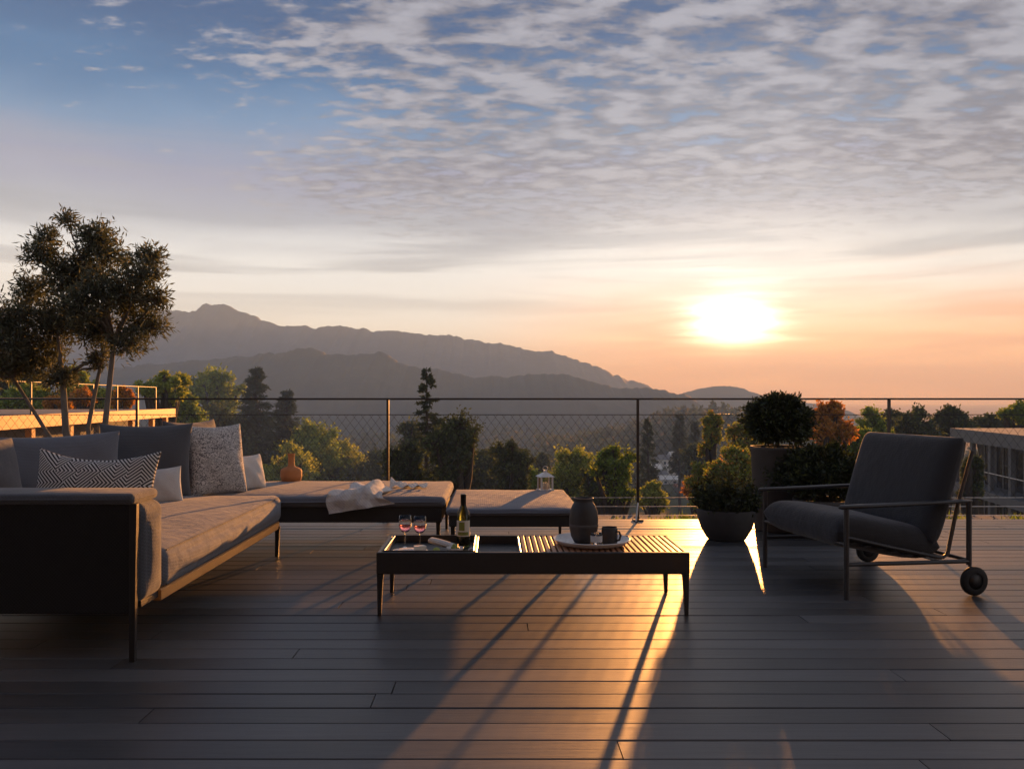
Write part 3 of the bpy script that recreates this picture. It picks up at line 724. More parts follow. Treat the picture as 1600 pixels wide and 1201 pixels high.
# black serving tray set into the table's left part
tx0, tx1, ty0, ty1 = TX0 + .030, -.102, TY0 + .030, TY1 - .030
tray = empty('serving_tray', ((tx0 + tx1) / 2, (ty0 + ty1) / 2, .276), 0, 'black rectangular serving tray under the wine glasses', 'tray')
TT = Matrix.Translation((-(tx0 + tx1) / 2, -(ty0 + ty1) / 2, -.276))
MB().box((tx0, ty0, .2765), (tx1, ty1, .288)).xf(TT).build('tray_base', M['black'], tray)
for lo, hi in (((tx0, ty0, .2885), (tx1, ty0 + .008, .327)), ((tx0, ty1 - .008, .2885), (tx1, ty1, .327)), ((tx0, ty0 + .0085, .2885), (tx0 + .008, ty1 - .0085, .326)), ((tx1 - .008, ty0 + .0085, .2885), (tx1, ty1 - .0085, .326))):
    MB().box(lo, hi, .002).xf(TT).build('rim', M['steel'] if hi[1] - lo[1] > .1 else M['metal'], tray)
TF = .2885   # tray floor

def wine_glass(px, Y, label):
    p = at(px, 800, Y); r = empty('wine_glass', (p.x, Y, TF), 0, label, 'glass', 'pair of wine glasses')
    MB().lathe([(0, 0), (.030, .0005), (.031, .002), (.012, .005), (.004, .010), (0, .011)], n=28).build('foot', M['glass'], r)
    MB().tube([(0, 0, .009), (0, 0, .088)], [.0036, .0034], 10).build('stem', M['glass'], r)
    out = [(.0035, .086), (.018, .091), (.029, .104), (.0345, .124), (.0345, .145), (.031, .178)]
    inn = [(.0300, .178), (.0333, .145), (.0332, .124), (.0278, .1055), (.017, .0935), (0, .0915)]
    MB().lathe(out + inn, n=32).build('bowl', M['glass'], r)
    MB().lathe([(0, .0922), (.0168, .0942), (.0273, .1062), (.0326, .124), (.0327, .131), (0, .131)], n=32).build('wine', M['wine'], r)
wine_glass(633, 4.50, 'glass of rosé wine on the left of the pair')
wine_glass(656, 4.47, 'glass of rosé wine next to the bottle, right of the pair')
p = at(724, 800, 4.56)
bo = empty('wine_bottle', (p.x, 4.56, TF), 0, 'dark wine bottle with cream and olive label on the black tray', 'bottle')
MB().lathe([(0, .006), (.030, .0), (.0365, .006), (.0372, .02), (.0372, .165), (.033, .188), (.0205, .212), (.0148, .23), (.0142, .262)], n=32).build('body', M['bottle'], bo)
MB().lathe([(.0146, .222), (.0150, .226), (.0150, .272), (.0158, .274), (.0158, .284), (.0145, .287), (0, .287)], n=24).build('foil_cap', M['foil'], bo)
lab = MB(); nn = 18
for (z0, z1, rr_, a0, a1, mm, nm) in ((.060, .146, .0376, 200, 340, 'paper', 'label'), (.092, .138, .0379, 232, 282, 'print_', 'label_emblem'), (.066, .084, .0379, 222, 318, 'print_', 'label_band')):
    q = MB(); vs = []
    for k in range(nn + 1):
        t = R(a0 + (a1 - a0) * k / nn); vs += [(rr_ * math.cos(t), rr_ * math.sin(t), z0), (rr_ * math.cos(t), rr_ * math.sin(t), z1)]
    q.add(vs, [(2 * k, 2 * k + 2, 2 * k + 3, 2 * k + 1) for k in range(nn)], True)
    o = q.build(nm, M[mm], bo)
# plate, cheese, napkins, lime halves, bowl of grapes
p = at(640, 857, 4.335)
pl = MB().lathe([(0, 0), (.05, 0), (.058, .003), (.095, .012), (.098, .013), (.096, .0155), (.056, .007), (0, .006)], n=40).build('plate', M['ceramic_white'])
pl.location = (p.x, 4.345, TF); tag(pl, 'round white plate at the front of the black tray', 'plate')
ch = MB().prism([(-.03, -.022), (.034, -.016), (.028, .024), (-.026, .02)], 2, 0, .030).build('cheese', M['cheese'])
ch.location = (at(655, 850, 4.36).x, 4.37, TF + .0075); ch.rotation_euler = (0, 0, .3); tag(ch, 'white block of cheese on the round plate', 'cheese')
def lime(x, yy, z, tilt, label):
    r = empty('lime_half', (x, yy, z), 0, label, 'lime', 'cut limes on the tray')
    o = MB().lathe([(0, -.019), (.010, -.0165), (.018, -.008), (.0205, 0)], n=20).build('rind', M['grape'], r)
    o2 = MB().lathe([(.0205, 0), (.0195, .0008), (0, .0008)], n=20).build('flesh', M['lime'], r)
    r.rotation_euler = (R(tilt), 0, 0)
lime(at(682, 855, 4.32).x, 4.315, TF + .0195, 62, 'cut lime half between plate and folded napkin')
nap = MB().rbox((-.075, -.028, 0), (.075, .028, .026), .012, 8, .004, 3, 9, .003).build('folded_napkin', M['fab_lt'])
nap.location = (at(690, 846, 4.48).x, 4.47, TF + .020); nap.rotation_euler = (0, R(13), R(-14)); tag(nap, 'rolled pale napkin lying slanted in front of the bottle', 'napkin')
p = at(711, 855, 4.33)
gb = MB().lathe([(0, 0), (.022, 0), (.026, .004), (.040, .020), (.045, .034), (.043, .0345), (.037, .021), (.022, .007), (0, .006)], n=32).build('small_bowl', M['ceramic_white'])
gb.location = (p.x, 4.345, TF); tag(gb, 'small white bowl of green grapes on the black tray', 'bowl')
rng = random.Random(4)
gr = MB()
bun = empty('grape_bunch', (p.x, 4.345, TF + .012), 0, 'green grapes heaped in the small white bowl', 'grapes')
for k in range(15):
    a = rng.uniform(0, 6.28); rr_ = rng.uniform(0, .026); z = .012 + .014 * (1 - rr_ / .028) + (k % 3) * .004
    MB().lathe([(0, -.009), (.0055, -.0075), (.0085, -.002), (.0085, .002), (.0055, .0075), (0, .009)], (rr_ * math.cos(a), rr_ * math.sin(a), z), 10).build('grape', M['grape'], bun)
p = at(737, 858, 4.33)
nr = MB(); nr.tube([(.017 * math.cos(t * math.pi / 8), .006 * math.sin(t * math.pi / 4), .0205 + .017 * math.sin(t * math.pi / 8)) for t in range(17)], .0035, 8)
o = nr.build('napkin_ring', M['ceramic_white']); o.location = (p.x, 4.30, TF); tag(o, 'small white napkin ring at the tray corner', 'napkin ring')
# second tray part: folded linen in the middle section stays empty (dark recess)

# round white tray with stoneware
SZ = TZ - .0005
rt = MB().lathe([(0, 0), (.14, 0), (.185, .008), (.203, .026), (.206, .030), (.202, .0325), (.183, .014), (.14, .007), (0, .006)], n=64).build('round_tray', M['ceramic_white'])
rx = at(925, 848, 4.43).x; rt.location = (rx, 4.45, SZ); tag(rt, 'large round white tray on the teak slats', 'tray')
TB = SZ + .0065
pit = empty('stoneware_jar', (at(912, 830, 4.46).x, 4.46, TB), 0, 'tall round-shouldered dark stoneware jar on the white tray', 'jar')
MB().lathe([(0, 0), (.046, 0), (.052, .004), (.068, .035), (.0765, .08), (.0775, .13), (.072, .172), (.060, .202), (.050, .216), (.048, .224), (.052, .234), (.0525, .238), (.048, .239), (.042, .224), (.043, .214), (.054, .196), (.068, .155), (.070, .10), (.06, .04), (.04, .014), (0, .012)], n=44).build('body', M['ceramic_dark'], pit)
MB().lathe([(.0768, .088), (.0785, .092), (.0785, .098), (.0772, .102)], n=44).build('glaze_band', M['pot_grey'], pit)
mug = empty('mug', (at(952, 840, 4.42).x, 4.41, TB), R(-40), 'short dark stoneware mug on the white tray', 'mug')
MB().lathe([(0, 0), (.036, 0), (.041, .005), (.043, .04), (.042, .088), (.0395, .090), (.039, .05), (.036, .012), (0, .009)], n=36).build('body', M['ceramic_dark'], mug)
MB().tube([(.040, 0, .070), (.058, 0, .072), (.068, 0, .052), (.060, 0, .028), (.040, 0, .022)], .006, 10).build('handle', M['ceramic_dark'], mug)
jar = empty('glass_jar', (at(931, 840, 4.36).x, 4.335, TB), 0, 'small glass jar with pale paper band in front of the tall dark jar', 'jar')
MB().lathe([(0, 0), (.027, 0), (.030, .004), (.030, .070), (.0285, .0705), (.0280, .007), (0, .006)], n=32).build('body', M['glass'], jar)
MB().lathe([(.0304, .026), (.0306, .0265), (.0306, .058), (.0304, .0585)], n=32).build('paper_band', M['fab_lt'], jar)
MB().lathe([(0, .0065), (.0275, .0065), (.0275, .046), (0, .046)], n=32).build('candle_wax', M['ceramic_white'], jar)

# ------------------------------------------------------------------ lounge chair
fv = Vector((.985, .173, 0)); wv = Vector((-.173, .985, 0))   # u runs from front to rear, w away from the viewer
chair = empty('lounge_chair', (1.925, 4.545, 0), math.atan2(.173, .985), 'dark cushioned lounge chair on tube frame with rear wheels', 'chair')
Dp, Wd = .755, .90    # local x = u (front to rear), y = w (width), z up
for w_ in (0, Wd):
    MB().tube([(0, w_, 0), (0, w_, .495)], .0145, 12).build('leg', M['chair'], chair)
    MB().tube([(Dp, w_, .165), (Dp, w_, .52)], .0145, 12).build('rear_post', M['chair'], chair)
    MB().tube([(0.0, w_, .192), (Dp, w_, .185)], .012, 12).build('side_rail', M['chair'], chair)
    ar = MB(); n_ = 14
    arm_prof = [(-.045, .0), (-.03, .022), (.15, .026), (.45, .026), (.70, .020), (.77, .012)]
    vs = []; fs = []
    for k, (u, hw) in enumerate(arm_prof):
        z = .506 + .018 * (u / Dp)
        hw = max(hw, .008)
        for t in range(10):
            a = 2 * math.pi * t / 10; vs.append((u, w_ + hw * math.cos(a), z + .0125 * math.sin(a) * (1 if 0 < k < 5 else .6)))
    for k in range(len(arm_prof) - 1):
        for t in range(10):
            j = (t + 1) % 10; fs.append((k * 10 + t, (k + 1) * 10 + t, (k + 1) * 10 + j, k * 10 + j))
    fs += [tuple(range(10)), tuple(range(50, 60))[::-1]]
    ar.add(vs, fs, True).build('armrest', M['chair'], chair)
    wy = w_ - .032 if w_ == 0 else w_ + .032
    wh = MB().lathe([(.045, -.016), (.072, -.018), (.080, -.010), (.080, .010), (.072, .018), (.045, .016)], n=36).xf(Matrix.Translation((Dp + .005, wy, .081)) @ Matrix.Rotation(R(90), 4, 'X')).build('wheel', M['rubber'], chair)
    MB().lathe([(0, -.012), (.045, -.013), (.046, 0), (.045, .013), (0, .012)], n=28).xf(Matrix.Translation((Dp + .005, wy, .081)) @ Matrix.Rotation(R(90), 4, 'X')).build('hub', M['black'], wh)
    MB().tube([(Dp, w_, .18), (Dp + .005, wy, .081)], .009, 8).build('wheel_bracket', M['chair'], chair)
    # seat and back frame sides
    MB().tube([(.02, w_ * .94 + .027, .335), (.30, w_ * .94 + .027, .27), (.60, w_ * .94 + .027, .205), (.64, w_ * .94 + .027, .22), (.70, w_ * .94 + .027, .48), (.80, w_ * .94 + .027, .80)], .011, 10).build('sling_frame', M['chair'], chair)
MB().tube([(0, 0, .30), (0, Wd, .30)], .011, 10).build('front_rail', M['chair'], chair)
MB().tube([(Dp, 0, .19), (Dp, Wd, .19)], .011, 10).build('rear_rail', M['chair'], chair)
MB().tube([(.61, .02, .208), (.61, Wd - .02, .208)], .010, 10).build('cross_rail', M['chair'], chair)
def cushion_profile(pts, thick, y0, y1, name, m, seed):
    """padded slab following a side profile, rounded, slightly lumpy"""
    n = 26; mrows = 26; pts = [Vector((p[0], 0, p[1])) for p in pts]
    L = [0]
    for a, b in zip(pts[:-1], pts[1:]): L.append(L[-1] + (b - a).length)
    def ev(s_):
        s_ *= L[-1]
        for k in range(len(pts) - 1):
            if s_ <= L[k + 1] + 1e-9:
                f_ = (s_ - L[k]) / (L[k + 1] - L[k]); return pts[k].lerp(pts[k + 1], f_)
        return pts[-1]
    V = []; Q = []
    for sg in (-1, 1):
        o = len(V)
        for i in range(n + 1):
            u = i / n; uu = .5 - .5 * math.cos(math.pi * u)
            c = ev(uu); t_ = (ev(min(1, uu + .02)) - ev(max(0, uu - .02))).normalized(); nr_ = Vector((-t_.z, 0, t_.x))
            for j in range(mrows + 1):
                v = .5 - .5 * math.cos(math.pi * j / mrows)
                e = (max(0, 1 - (2 * uu - 1) ** 10) ** .5) * (max(0, 1 - (2 * v - 1) ** 12) ** .5)
                dome = 1 + .22 * (1 - (2 * uu - 1) ** 2) * (1 - (2 * v - 1) ** 2) + .03 * math.sin(uu * 9 + seed) * math.sin(v * 8 + seed)
                q = c + nr_ * (sg * thick / 2 * e * dome)
                V.append((q.x, y0 + (y1 - y0) * v, q.z))
        for i in range(n):
            for j in range(mrows):
                q = (o + i * (mrows + 1) + j, o + (i + 1) * (mrows + 1) + j, o + (i + 1) * (mrows + 1) + j + 1, o + i * (mrows + 1) + j + 1)
                Q.append(q if sg > 0 else q[::-1])
    return quads_obj(name, V, Q, m, chair, True)
cushion_profile([(-.03, .365), (.15, .348), (.35, .305), (.60, .262)], .180, .035, Wd - .035, 'seat_cushion', M['fab_chair'], 1)
cushion_profile([(.545, .285), (.60, .44), (.665, .66), (.735, .875)], .135, .02, Wd - .02, 'back_cushion', M['fab_chair'], 2)
for k in range(7):
    u = .06 + k * .085; z = .318 - .215 * (u - .02) * .98
    MB().box((u - .022, .03, z - .012), (u + .022, Wd - .03, z - .008)).build('webbing_strap', M['black'], chair)

# ------------------------------------------------------------------ plants
def leaves_at(C, Dv, L, Wl, rs):
    n = len(C); Dv = Dv / (np.linalg.norm(Dv, axis=1, keepdims=True) + 1e-9)
    r = rs.normal(size=(n, 3)); s_ = np.cross(Dv, r); s_ /= (np.linalg.norm(s_, axis=1, keepdims=True) + 1e-9)
    L = L * rs.uniform(.7, 1.25, (n, 1)); Wl = Wl * rs.uniform(.7, 1.25, (n, 1))
    nrm = np.cross(Dv, s_)
    V = np.stack([C, C + Dv * L * .5 + s_ * Wl * .5 + nrm * L * .06, C + Dv * L, C + Dv * L * .5 - s_ * Wl * .5 + nrm * L * .06], 1)
    return V
def crown_obj(V, m, parent, name='crown'):
    Q = np.arange(len(V) * 4).reshape(-1, 4); return quads_obj(name, V.reshape(-1, 3), Q, m, parent)

def tree(name, label, cat, base, lobes, trunk_r, fork, leafL, leafW, n_leaf, ml, mb, seed, group=None, trunks=None, twigs=9, droop=.0, pot=None, tube_n=5, wood_detail=True, jit=.17):
    rs = np.random.RandomState(seed); base = Vector(base)
    root = empty(name, base, 0, label, cat, group)
    wood = MB(); forks = []
    for (dxy, tr, fk) in (trunks or [((0, 0), trunk_r, fork)]):
        fk = Vector(fk) - base; st = Vector((dxy[0], dxy[1], 0)); mid = st.lerp(fk, .5) + Vector((rs.uniform(-1, 1), rs.uniform(-1, 1), 0)) * fk.length * .07
        pts = [st, st.lerp(mid, .55), mid, mid.lerp(fk, .55), fk]
        wood.tube(pts, [tr * k for k in (1.15, .95, .85, .75, .65)], max(tube_n, 7)); forks.append((fk, tr * .62))
    for fk, fr in forks:
        if trunks:
            for lb in sorted(lobes, key=lambda l: (Vector(l[:3]) - base - fk).length)[:2]:
                c = Vector(lb[:3]) - base; wood.tube([fk, fk.lerp(c, .5) + Vector((.02, 0, .03)), c], [fr, fr * .7, fr * .35], tube_n, False)
    vol = sum(l[3] ** 2 for l in lobes)
    VV = []
    for lb in lobes:
        c = Vector(lb[:3]) - base; r = lb[3]
        fk, fr = min(forks, key=lambda q: (q[0] - c).length)
        mid = fk.lerp(c, .5) + Vector((rs.uniform(-1, 1), rs.uniform(-1, 1), rs.uniform(0, 1))) * r * .3
        wood.tube([fk, mid, c], [fr, fr * .6, fr * .3], tube_n, False)
        nl = int(n_leaf * r ** 2 / vol); per = max(3, nl // twigs)
        for _ in range(twigs):
            d = rs.normal(size=3); d /= np.linalg.norm(d); d[2] = d[2] * .85 + .12
            e = np.array(c) + d * r * rs.uniform(.55, 1.05)
            m_ = np.array(c) * .5 + e * .5 + rs.normal(size=3) * r * .10
            if wood_detail: wood.tube([c, Vector(m_), Vector(e)], [fr * .26, fr * .17, fr * .07], 3, False)
            t = rs.uniform(.25, 1.0, (per, 1)) ** .8
            A = np.array(c)[None] * (1 - t) ** 2 + 2 * m_[None] * t * (1 - t) + e[None] * t ** 2
            C = A + rs.normal(size=(per, 3)) * r * jit
            dv = d[None] * .6 + rs.normal(size=(per, 3)) * .85; dv[:, 2] -= droop
            VV.append(leaves_at(C, dv, leafL, leafW, rs))
    wood.build('trunk', mb, root)
    crown_obj(np.concatenate(VV), ml, root)
    return root

# potted olive tree behind the sofa
OY = 6.35
def lob(px, py, rp, Y, dy=0): p = at(px, py, Y + dy); return (p.x, p.y, p.z, rp / F * (Y + dy))
ol = [lob(*a) for a in ((62, 398, 30, OY), (72, 372, 22, OY, .1), (104, 345, 17, OY), (145, 372, 32, OY, -.1), (165, 395, 44, OY, .1), (238, 405, 26, OY), (225, 430, 34, OY, -.15), (105, 440, 46, OY, .1),
       (175, 455, 52, OY, -.15), (245, 470, 26, OY), (235, 510, 30, OY, .1), (55, 455, 36, OY, .2), (25, 500, 48, OY), (90, 510, 52, OY, .1), (150, 515, 40, OY, .1), (200, 535, 34, OY, -.1), (60, 560, 44, OY, .15), (5, 570, 42, OY, .1),
       (-45, 520, 60, OY, .1), (-60, 590, 50, OY), (95, 590, 28, OY), (155, 560, 22, OY, .1), (125, 480, 40, OY, -.25), (-90, 450, 50, OY), (205, 480, 40, OY, .15), (130, 420, 38, OY, .1), (20, 540, 40, OY, -.1))]
ob = at(142, 690, OY)
tree('olive_tree', 'bushy multi-stemmed olive tree behind the sofa', 'tree', (ob.x, OY, .42), ol, .05, None,   .058, .0125, 30000, M['l_olive'], M['bark'], 21,
     trunks=[((-.03, 0), .032, at(98, 590, OY)), ((.05, .02), .026, at(178, 535, OY + .05)), ((.0, .04), .020, at(156, 575, OY + .1)), ((-.06, .03), .018, at(20, 590, OY + .1))], twigs=34, tube_n=6, jit=.20)
op = empty('tree_planter', (ob.x, OY, 0), 0, 'round grey planter holding the olive tree behind the sofa', 'planter')
MB().lathe([(0, 0), (.20, 0), (.215, .01), (.27, .44), (.275, .47), (.262, .47), (.25, .41), (0, .41)], n=40).build('pot', M['pot_grey'], op)
MB().lathe([(0, .425), (.15, .423), (.2518, .418)], n=32).build('soil', M['soil'], op)

# low bowl planter with a dark succulent cushion
bx = at(1132, 830, 6.55)
bw = empty('bowl_planter', (bx.x, 6.50, 0), 0, 'wide low dark bowl planter with leafy plants by the chair', 'planter')
MB().lathe([(0, 0), (.135, 0), (.150, .012), (.192, .085), (.220, .170), (.228, .228), (.226, .240), (.214, .240), (.208, .20), (.17, .10), (0, .09)], n=56).build('bowl', M['pot'], bw)
MB().lathe([(0, .218), (.12, .215), (.2085, .205)], n=40).build('soil', M['soil'], bw)
rs = np.random.RandomState(8); VV = []
for _ in range(130):
    a = rs.uniform(0, 6.28); rr_ = .195 * math.sqrt(rs.rand()); h_ = rs.uniform(.13, .31) * (1.1 - rr_ / .6); c0 = np.array([rr_ * math.cos(a), rr_ * math.sin(a), .20])
    n_ = 46; t = rs.rand(n_, 1)
    lean = np.array([math.cos(a), math.sin(a), 0]) * rr_ * .55
    C = c0 + np.concatenate([np.zeros((n_, 2)), t * h_], 1) + lean * t + rs.normal(size=(n_, 3)) * .012
    dv = rs.normal(size=(n_, 3)); dv[:, 2] += .55
    VV.append(leaves_at(C, dv, .042, .017, rs))
crown_obj(np.concatenate(VV), M['l_box'], bw, 'foliage')

# tall grey planter with clipped evergreen ball and a second low evergreen beside it
def ball_shrub(name, label, cat, x, yy, pot_h, pot_r, cz, rx_, rz_, seed, n, ml, flat=False):
    r = empty(name, (x, yy, 0), 0, label, cat)
    MB().lathe([(0, 0), (pot_r * .82, 0), (pot_r * .86, .01), (pot_r, pot_h - .03), (pot_r * 1.03, pot_h - .025), (pot_r * 1.03, pot_h), (pot_r * .93, pot_h), (pot_r * .91, pot_h - .06), (0, pot_h - .06)], n=44).build('pot', M['pot_grey'], r)
    MB().lathe([(0, pot_h - .045), (pot_r * .5, pot_h - .048), (pot_r * .92, pot_h - .055)], n=28).build('soil', M['soil'], r)
    MB().tube([(0, 0, pot_h - .05), (.01, 0, cz)], [.022, .012], 8).build('trunk', M['bark_dark'], r)
    rs = np.random.RandomState(seed); VV = []
    k = 150
    for _ in range(k):
        d = rs.normal(size=3); d /= np.linalg.norm(d)
        if d[2] < -.6: d[2] *= .3
        rad = rs.uniform(.25, 1.0) ** .5 * (1 + .10 * math.sin(d[0] * 5 + seed) * math.sin(d[2] * 6) + rs.normal() * .06)
        c = np.array([d[0] * rx_, d[1] * rx_, d[2] * rz_]) * rad + np.array([0, 0, cz])
        m_ = n // k; C = c + rs.normal(size=(m_, 3)) * rx_ * .10
        dv = d[None] * .9 + rs.normal(size=(m_, 3)) * .7
        VV.append(leaves_at(C, dv, .040, .018, rs))
    for _ in range(46):
        d = rs.normal(size=3); d /= np.linalg.norm(d); d[2] = abs(d[2]) * .9 + .05
        m_ = 16; t = rs.uniform(.85, rs.uniform(1.08, 1.34), (m_, 1))
        C = d[None] * np.array([rx_, rx_, rz_]) * t + np.array([0, 0, cz]) + rs.normal(size=(m_, 3)) * .008
        VV.append(leaves_at(C, d[None] * .8 + rs.normal(size=(m_, 3)) * .6, .038, .016, rs))
    crown_obj(np.concatenate(VV), ml, r)
    return r
sx_ = at(1214, 700, 6.95)
ball_shrub('evergreen_planter', 'rounded dark evergreen shrub in a tall grey pot', 'planter', sx_.x, 6.95, .70, .21, .885, .25, .235, 3, 14000, M['l_box'])
sx2 = at(1275, 740, 6.75)
ball_shrub('evergreen_planter', 'low spreading dark shrub in a pot behind the lounge chair', 'planter', sx2.x, 6.62, .30, .22, .46, .34, .23, 5, 14000, M['l_box'])

# ------------------------------------------------------------------ neighbouring buildings
nb_ = empty('flat_roofed_house', (-15.6, 27, -3.4), 0, 'flat roofed neighbouring house with golden timber fascia and posts', 'house')
NT_ = Matrix.Translation((15.6, -27, 3.4))
def line_pt(t, off=0.0): return Vector((-11.9 + (-1.5) * t - off, 20 + 15 * t, 0))
def obox(p0, p1, thick, z0, z1):
    d = (p1 - p0); n_ = Vector((d.y, -d.x, 0)).normalized() * thick
    a, b, c, e = p0, p1, p1 - n_, p0 - n_
    v = [(*q.xy, z0) for q in (a, b, c, e)] + [(*q.xy, z1) for q in (a, b, c, e)]
    return MB().add(v, [(3, 2, 1, 0), (4, 5, 6, 7), (0, 1, 5, 4), (1, 2, 6, 5), (2, 3, 7, 6), (3, 0, 4, 7)])
P0, P1 = line_pt(0) + Vector((.4, -4, 0)), line_pt(1.0)
obox(P0, P1, .10, .33, .67).xf(NT_).build('fascia', M['timber'], nb_)
obox(P0 - Vector((.11, 0, 0)), P1 - Vector((.11, 0, 0)), 7.5, .42, .645).xf(NT_).build('roof', M['concrete'], nb_)
for t in (-.02, .16, .33, .52, .70, .86, .98):
    q = line_pt(t, .35); MB().box((q.x - .09, q.y - .09, -3.4), (q.x + .09, q.y + .09, .415), .01).xf(NT_).build('post', M['timber'], nb_)
obox(P0 - Vector((1.8, 0, 0)), P1 - Vector((1.8, -.0, 0)), .2, -3.4, .41).xf(NT_).build('wall', M['plaster'], nb_)
for t in (.06, .24, .42, .60, .78):
    a, b = line_pt(t, 1.62), line_pt(t + .11, 1.62)
    w_ = obox(a, b, .06, -2.9, -.2).xf(NT_).build('window', M['timber'], nb_)
    d = (b - a).normalized()
    obox(a + d * .12 + Vector((.02, 0, 0)), b - d * .12 + Vector((.02, 0, 0)), .03, -2.78, -.32).xf(NT_).build('pane', M['glass_dark'], w_)
obox(P0 + Vector((.9, 0, 0)), P1 + Vector((.9, 0, 0)), 9.5, -6.5, -3.42).xf(NT_).build('foundation', M['plaster'], nb_)

# thin railing of the roof terrace on the neighbour's flat roof
for t in (-.1, .05, .2, .35, .5, .65, .8, .95):
    q = line_pt(t, .6); MB().box((q.x - .02, q.y - .02, .645), (q.x + .02, q.y + .02, 1.55)).xf(NT_).build('roof_railing_post', M['metal'], nb_)
a_, b_ = line_pt(-.1, .6), line_pt(.95, .6)
for z in (1.55, 1.1): MB().tube([(a_.x, a_.y, z), (b_.x, b_.y, z)], .018, 6).xf(NT_).build('roof_rail', M['metal'], nb_)

# two-storey modern house on the right
mh = empty('modern_house', (30, 42, -7), 0, 'two-storey modern house with pale flat slabs and columns beyond the chair', 'house')
MT = Matrix.Translation((-30, -42, 7))
A_, B_ = Vector((26.3, 48, 0)), Vector((23.4, 33.5, 0))
def rslab(z0, z1, out, m, nm):
    d = (B_ - A_).normalized(); n_ = Vector((d.y, -d.x, 0))    # toward -x
    if n_.x > 0: n_ = -n_
    a, b = A_ + n_ * out, B_ + n_ * out
    v = [(a.x, a.y, z0), (b.x, b.y, z0), (b.x + 12, b.y, z0), (a.x + 12, a.y, z0), (a.x, a.y, z1), (b.x, b.y, z1), (b.x + 12, b.y, z1), (a.x + 12, a.y, z1)]
    return MB().add(v, [(3, 2, 1, 0), (4, 5, 6, 7), (0, 1, 5, 4), (1, 2, 6, 5), (2, 3, 7, 6), (3, 0, 4, 7)]).xf(MT).build(nm, m, mh)
rslab(-1.30, -.62, 0, M['concrete'], 'roof_slab')
rslab(-4.10, -3.65, .15, M['concrete'], 'floor_slab')
rslab(-7.2, -6.85, .1, M['concrete'], 'ground_slab')
rslab(-12.5, -7.2, -.2, M['plaster'], 'foundation')
d = (B_ - A_).normalized(); n_ = Vector((d.y, -d.x, 0)); n_ = n_ if n_.x < 0 else -n_
LB = (B_ - A_).length
for z0, z1 in ((-3.65, -1.30), (-6.85, -4.10)):
    k = 0; s0 = .3
    while s0 < LB - .4:
        q = A_ + d * s0 - n_ * .25
        MB().box((q.x - .11, q.y - .11, z0), (q.x + .11, q.y + .11, z1)).xf(MT).build('column', M['concrete'], mh)
        a, b = A_ + d * (s0 + .35) - n_ * 1.3, A_ + d * (min(LB - .2, s0 + 2.2)) - n_ * 1.3
        v = [(a.x, a.y, z0), (b.x, b.y, z0), (b.x + .1, b.y, z0), (a.x + .1, a.y, z0), (a.x, a.y, z1), (b.x, b.y, z1), (b.x + .1, b.y, z1), (a.x + .1, a.y, z1)]
        wn = MB().add(v, [(3, 2, 1, 0), (4, 5, 6, 7), (0, 1, 5, 4), (1, 2, 6, 5), (2, 3, 7, 6), (3, 0, 4, 7)]).xf(MT).build('window', M['glass_dark'], mh)
        c0 = a.lerp(b, .5); MB().box((c0.x - .04, c0.y - .05, z0), (c0.x - .005, c0.y + .05, z1)).xf(MT).build('mullion', M['concrete'], wn)
        if z0 > -5:
            e0, e1 = A_ + d * s0 + n_ * .02, A_ + d * (min(LB - .1, s0 + 2.5)) + n_ * .02
            MB().tube([(e0.x, e0.y, z0 + .95), (e1.x, e1.y, z0 + .95)], .03, 6).xf(MT).build('balcony_rail', M['steel'], mh)
        s0 += 2.55; k += 1
    v0, v1 = A_ - n_ * 2.2, B_ - n_ * 2.2
    MB().add([(v0.x, v0.y, z0), (v1.x, v1.y, z0), (v1.x + .2, v1.y, z0), (v0.x + .2, v0.y, z0), (v0.x, v0.y, z1), (v1.x, v1.y, z1), (v1.x + .2, v1.y, z1), (v0.x + .2, v0.y, z1)],
             [(3, 2, 1, 0), (4, 5, 6, 7), (0, 1, 5, 4), (1, 2, 6, 5), (2, 3, 7, 6), (3, 0, 4, 7)]).xf(MT).build('wall', M['plaster'], mh)

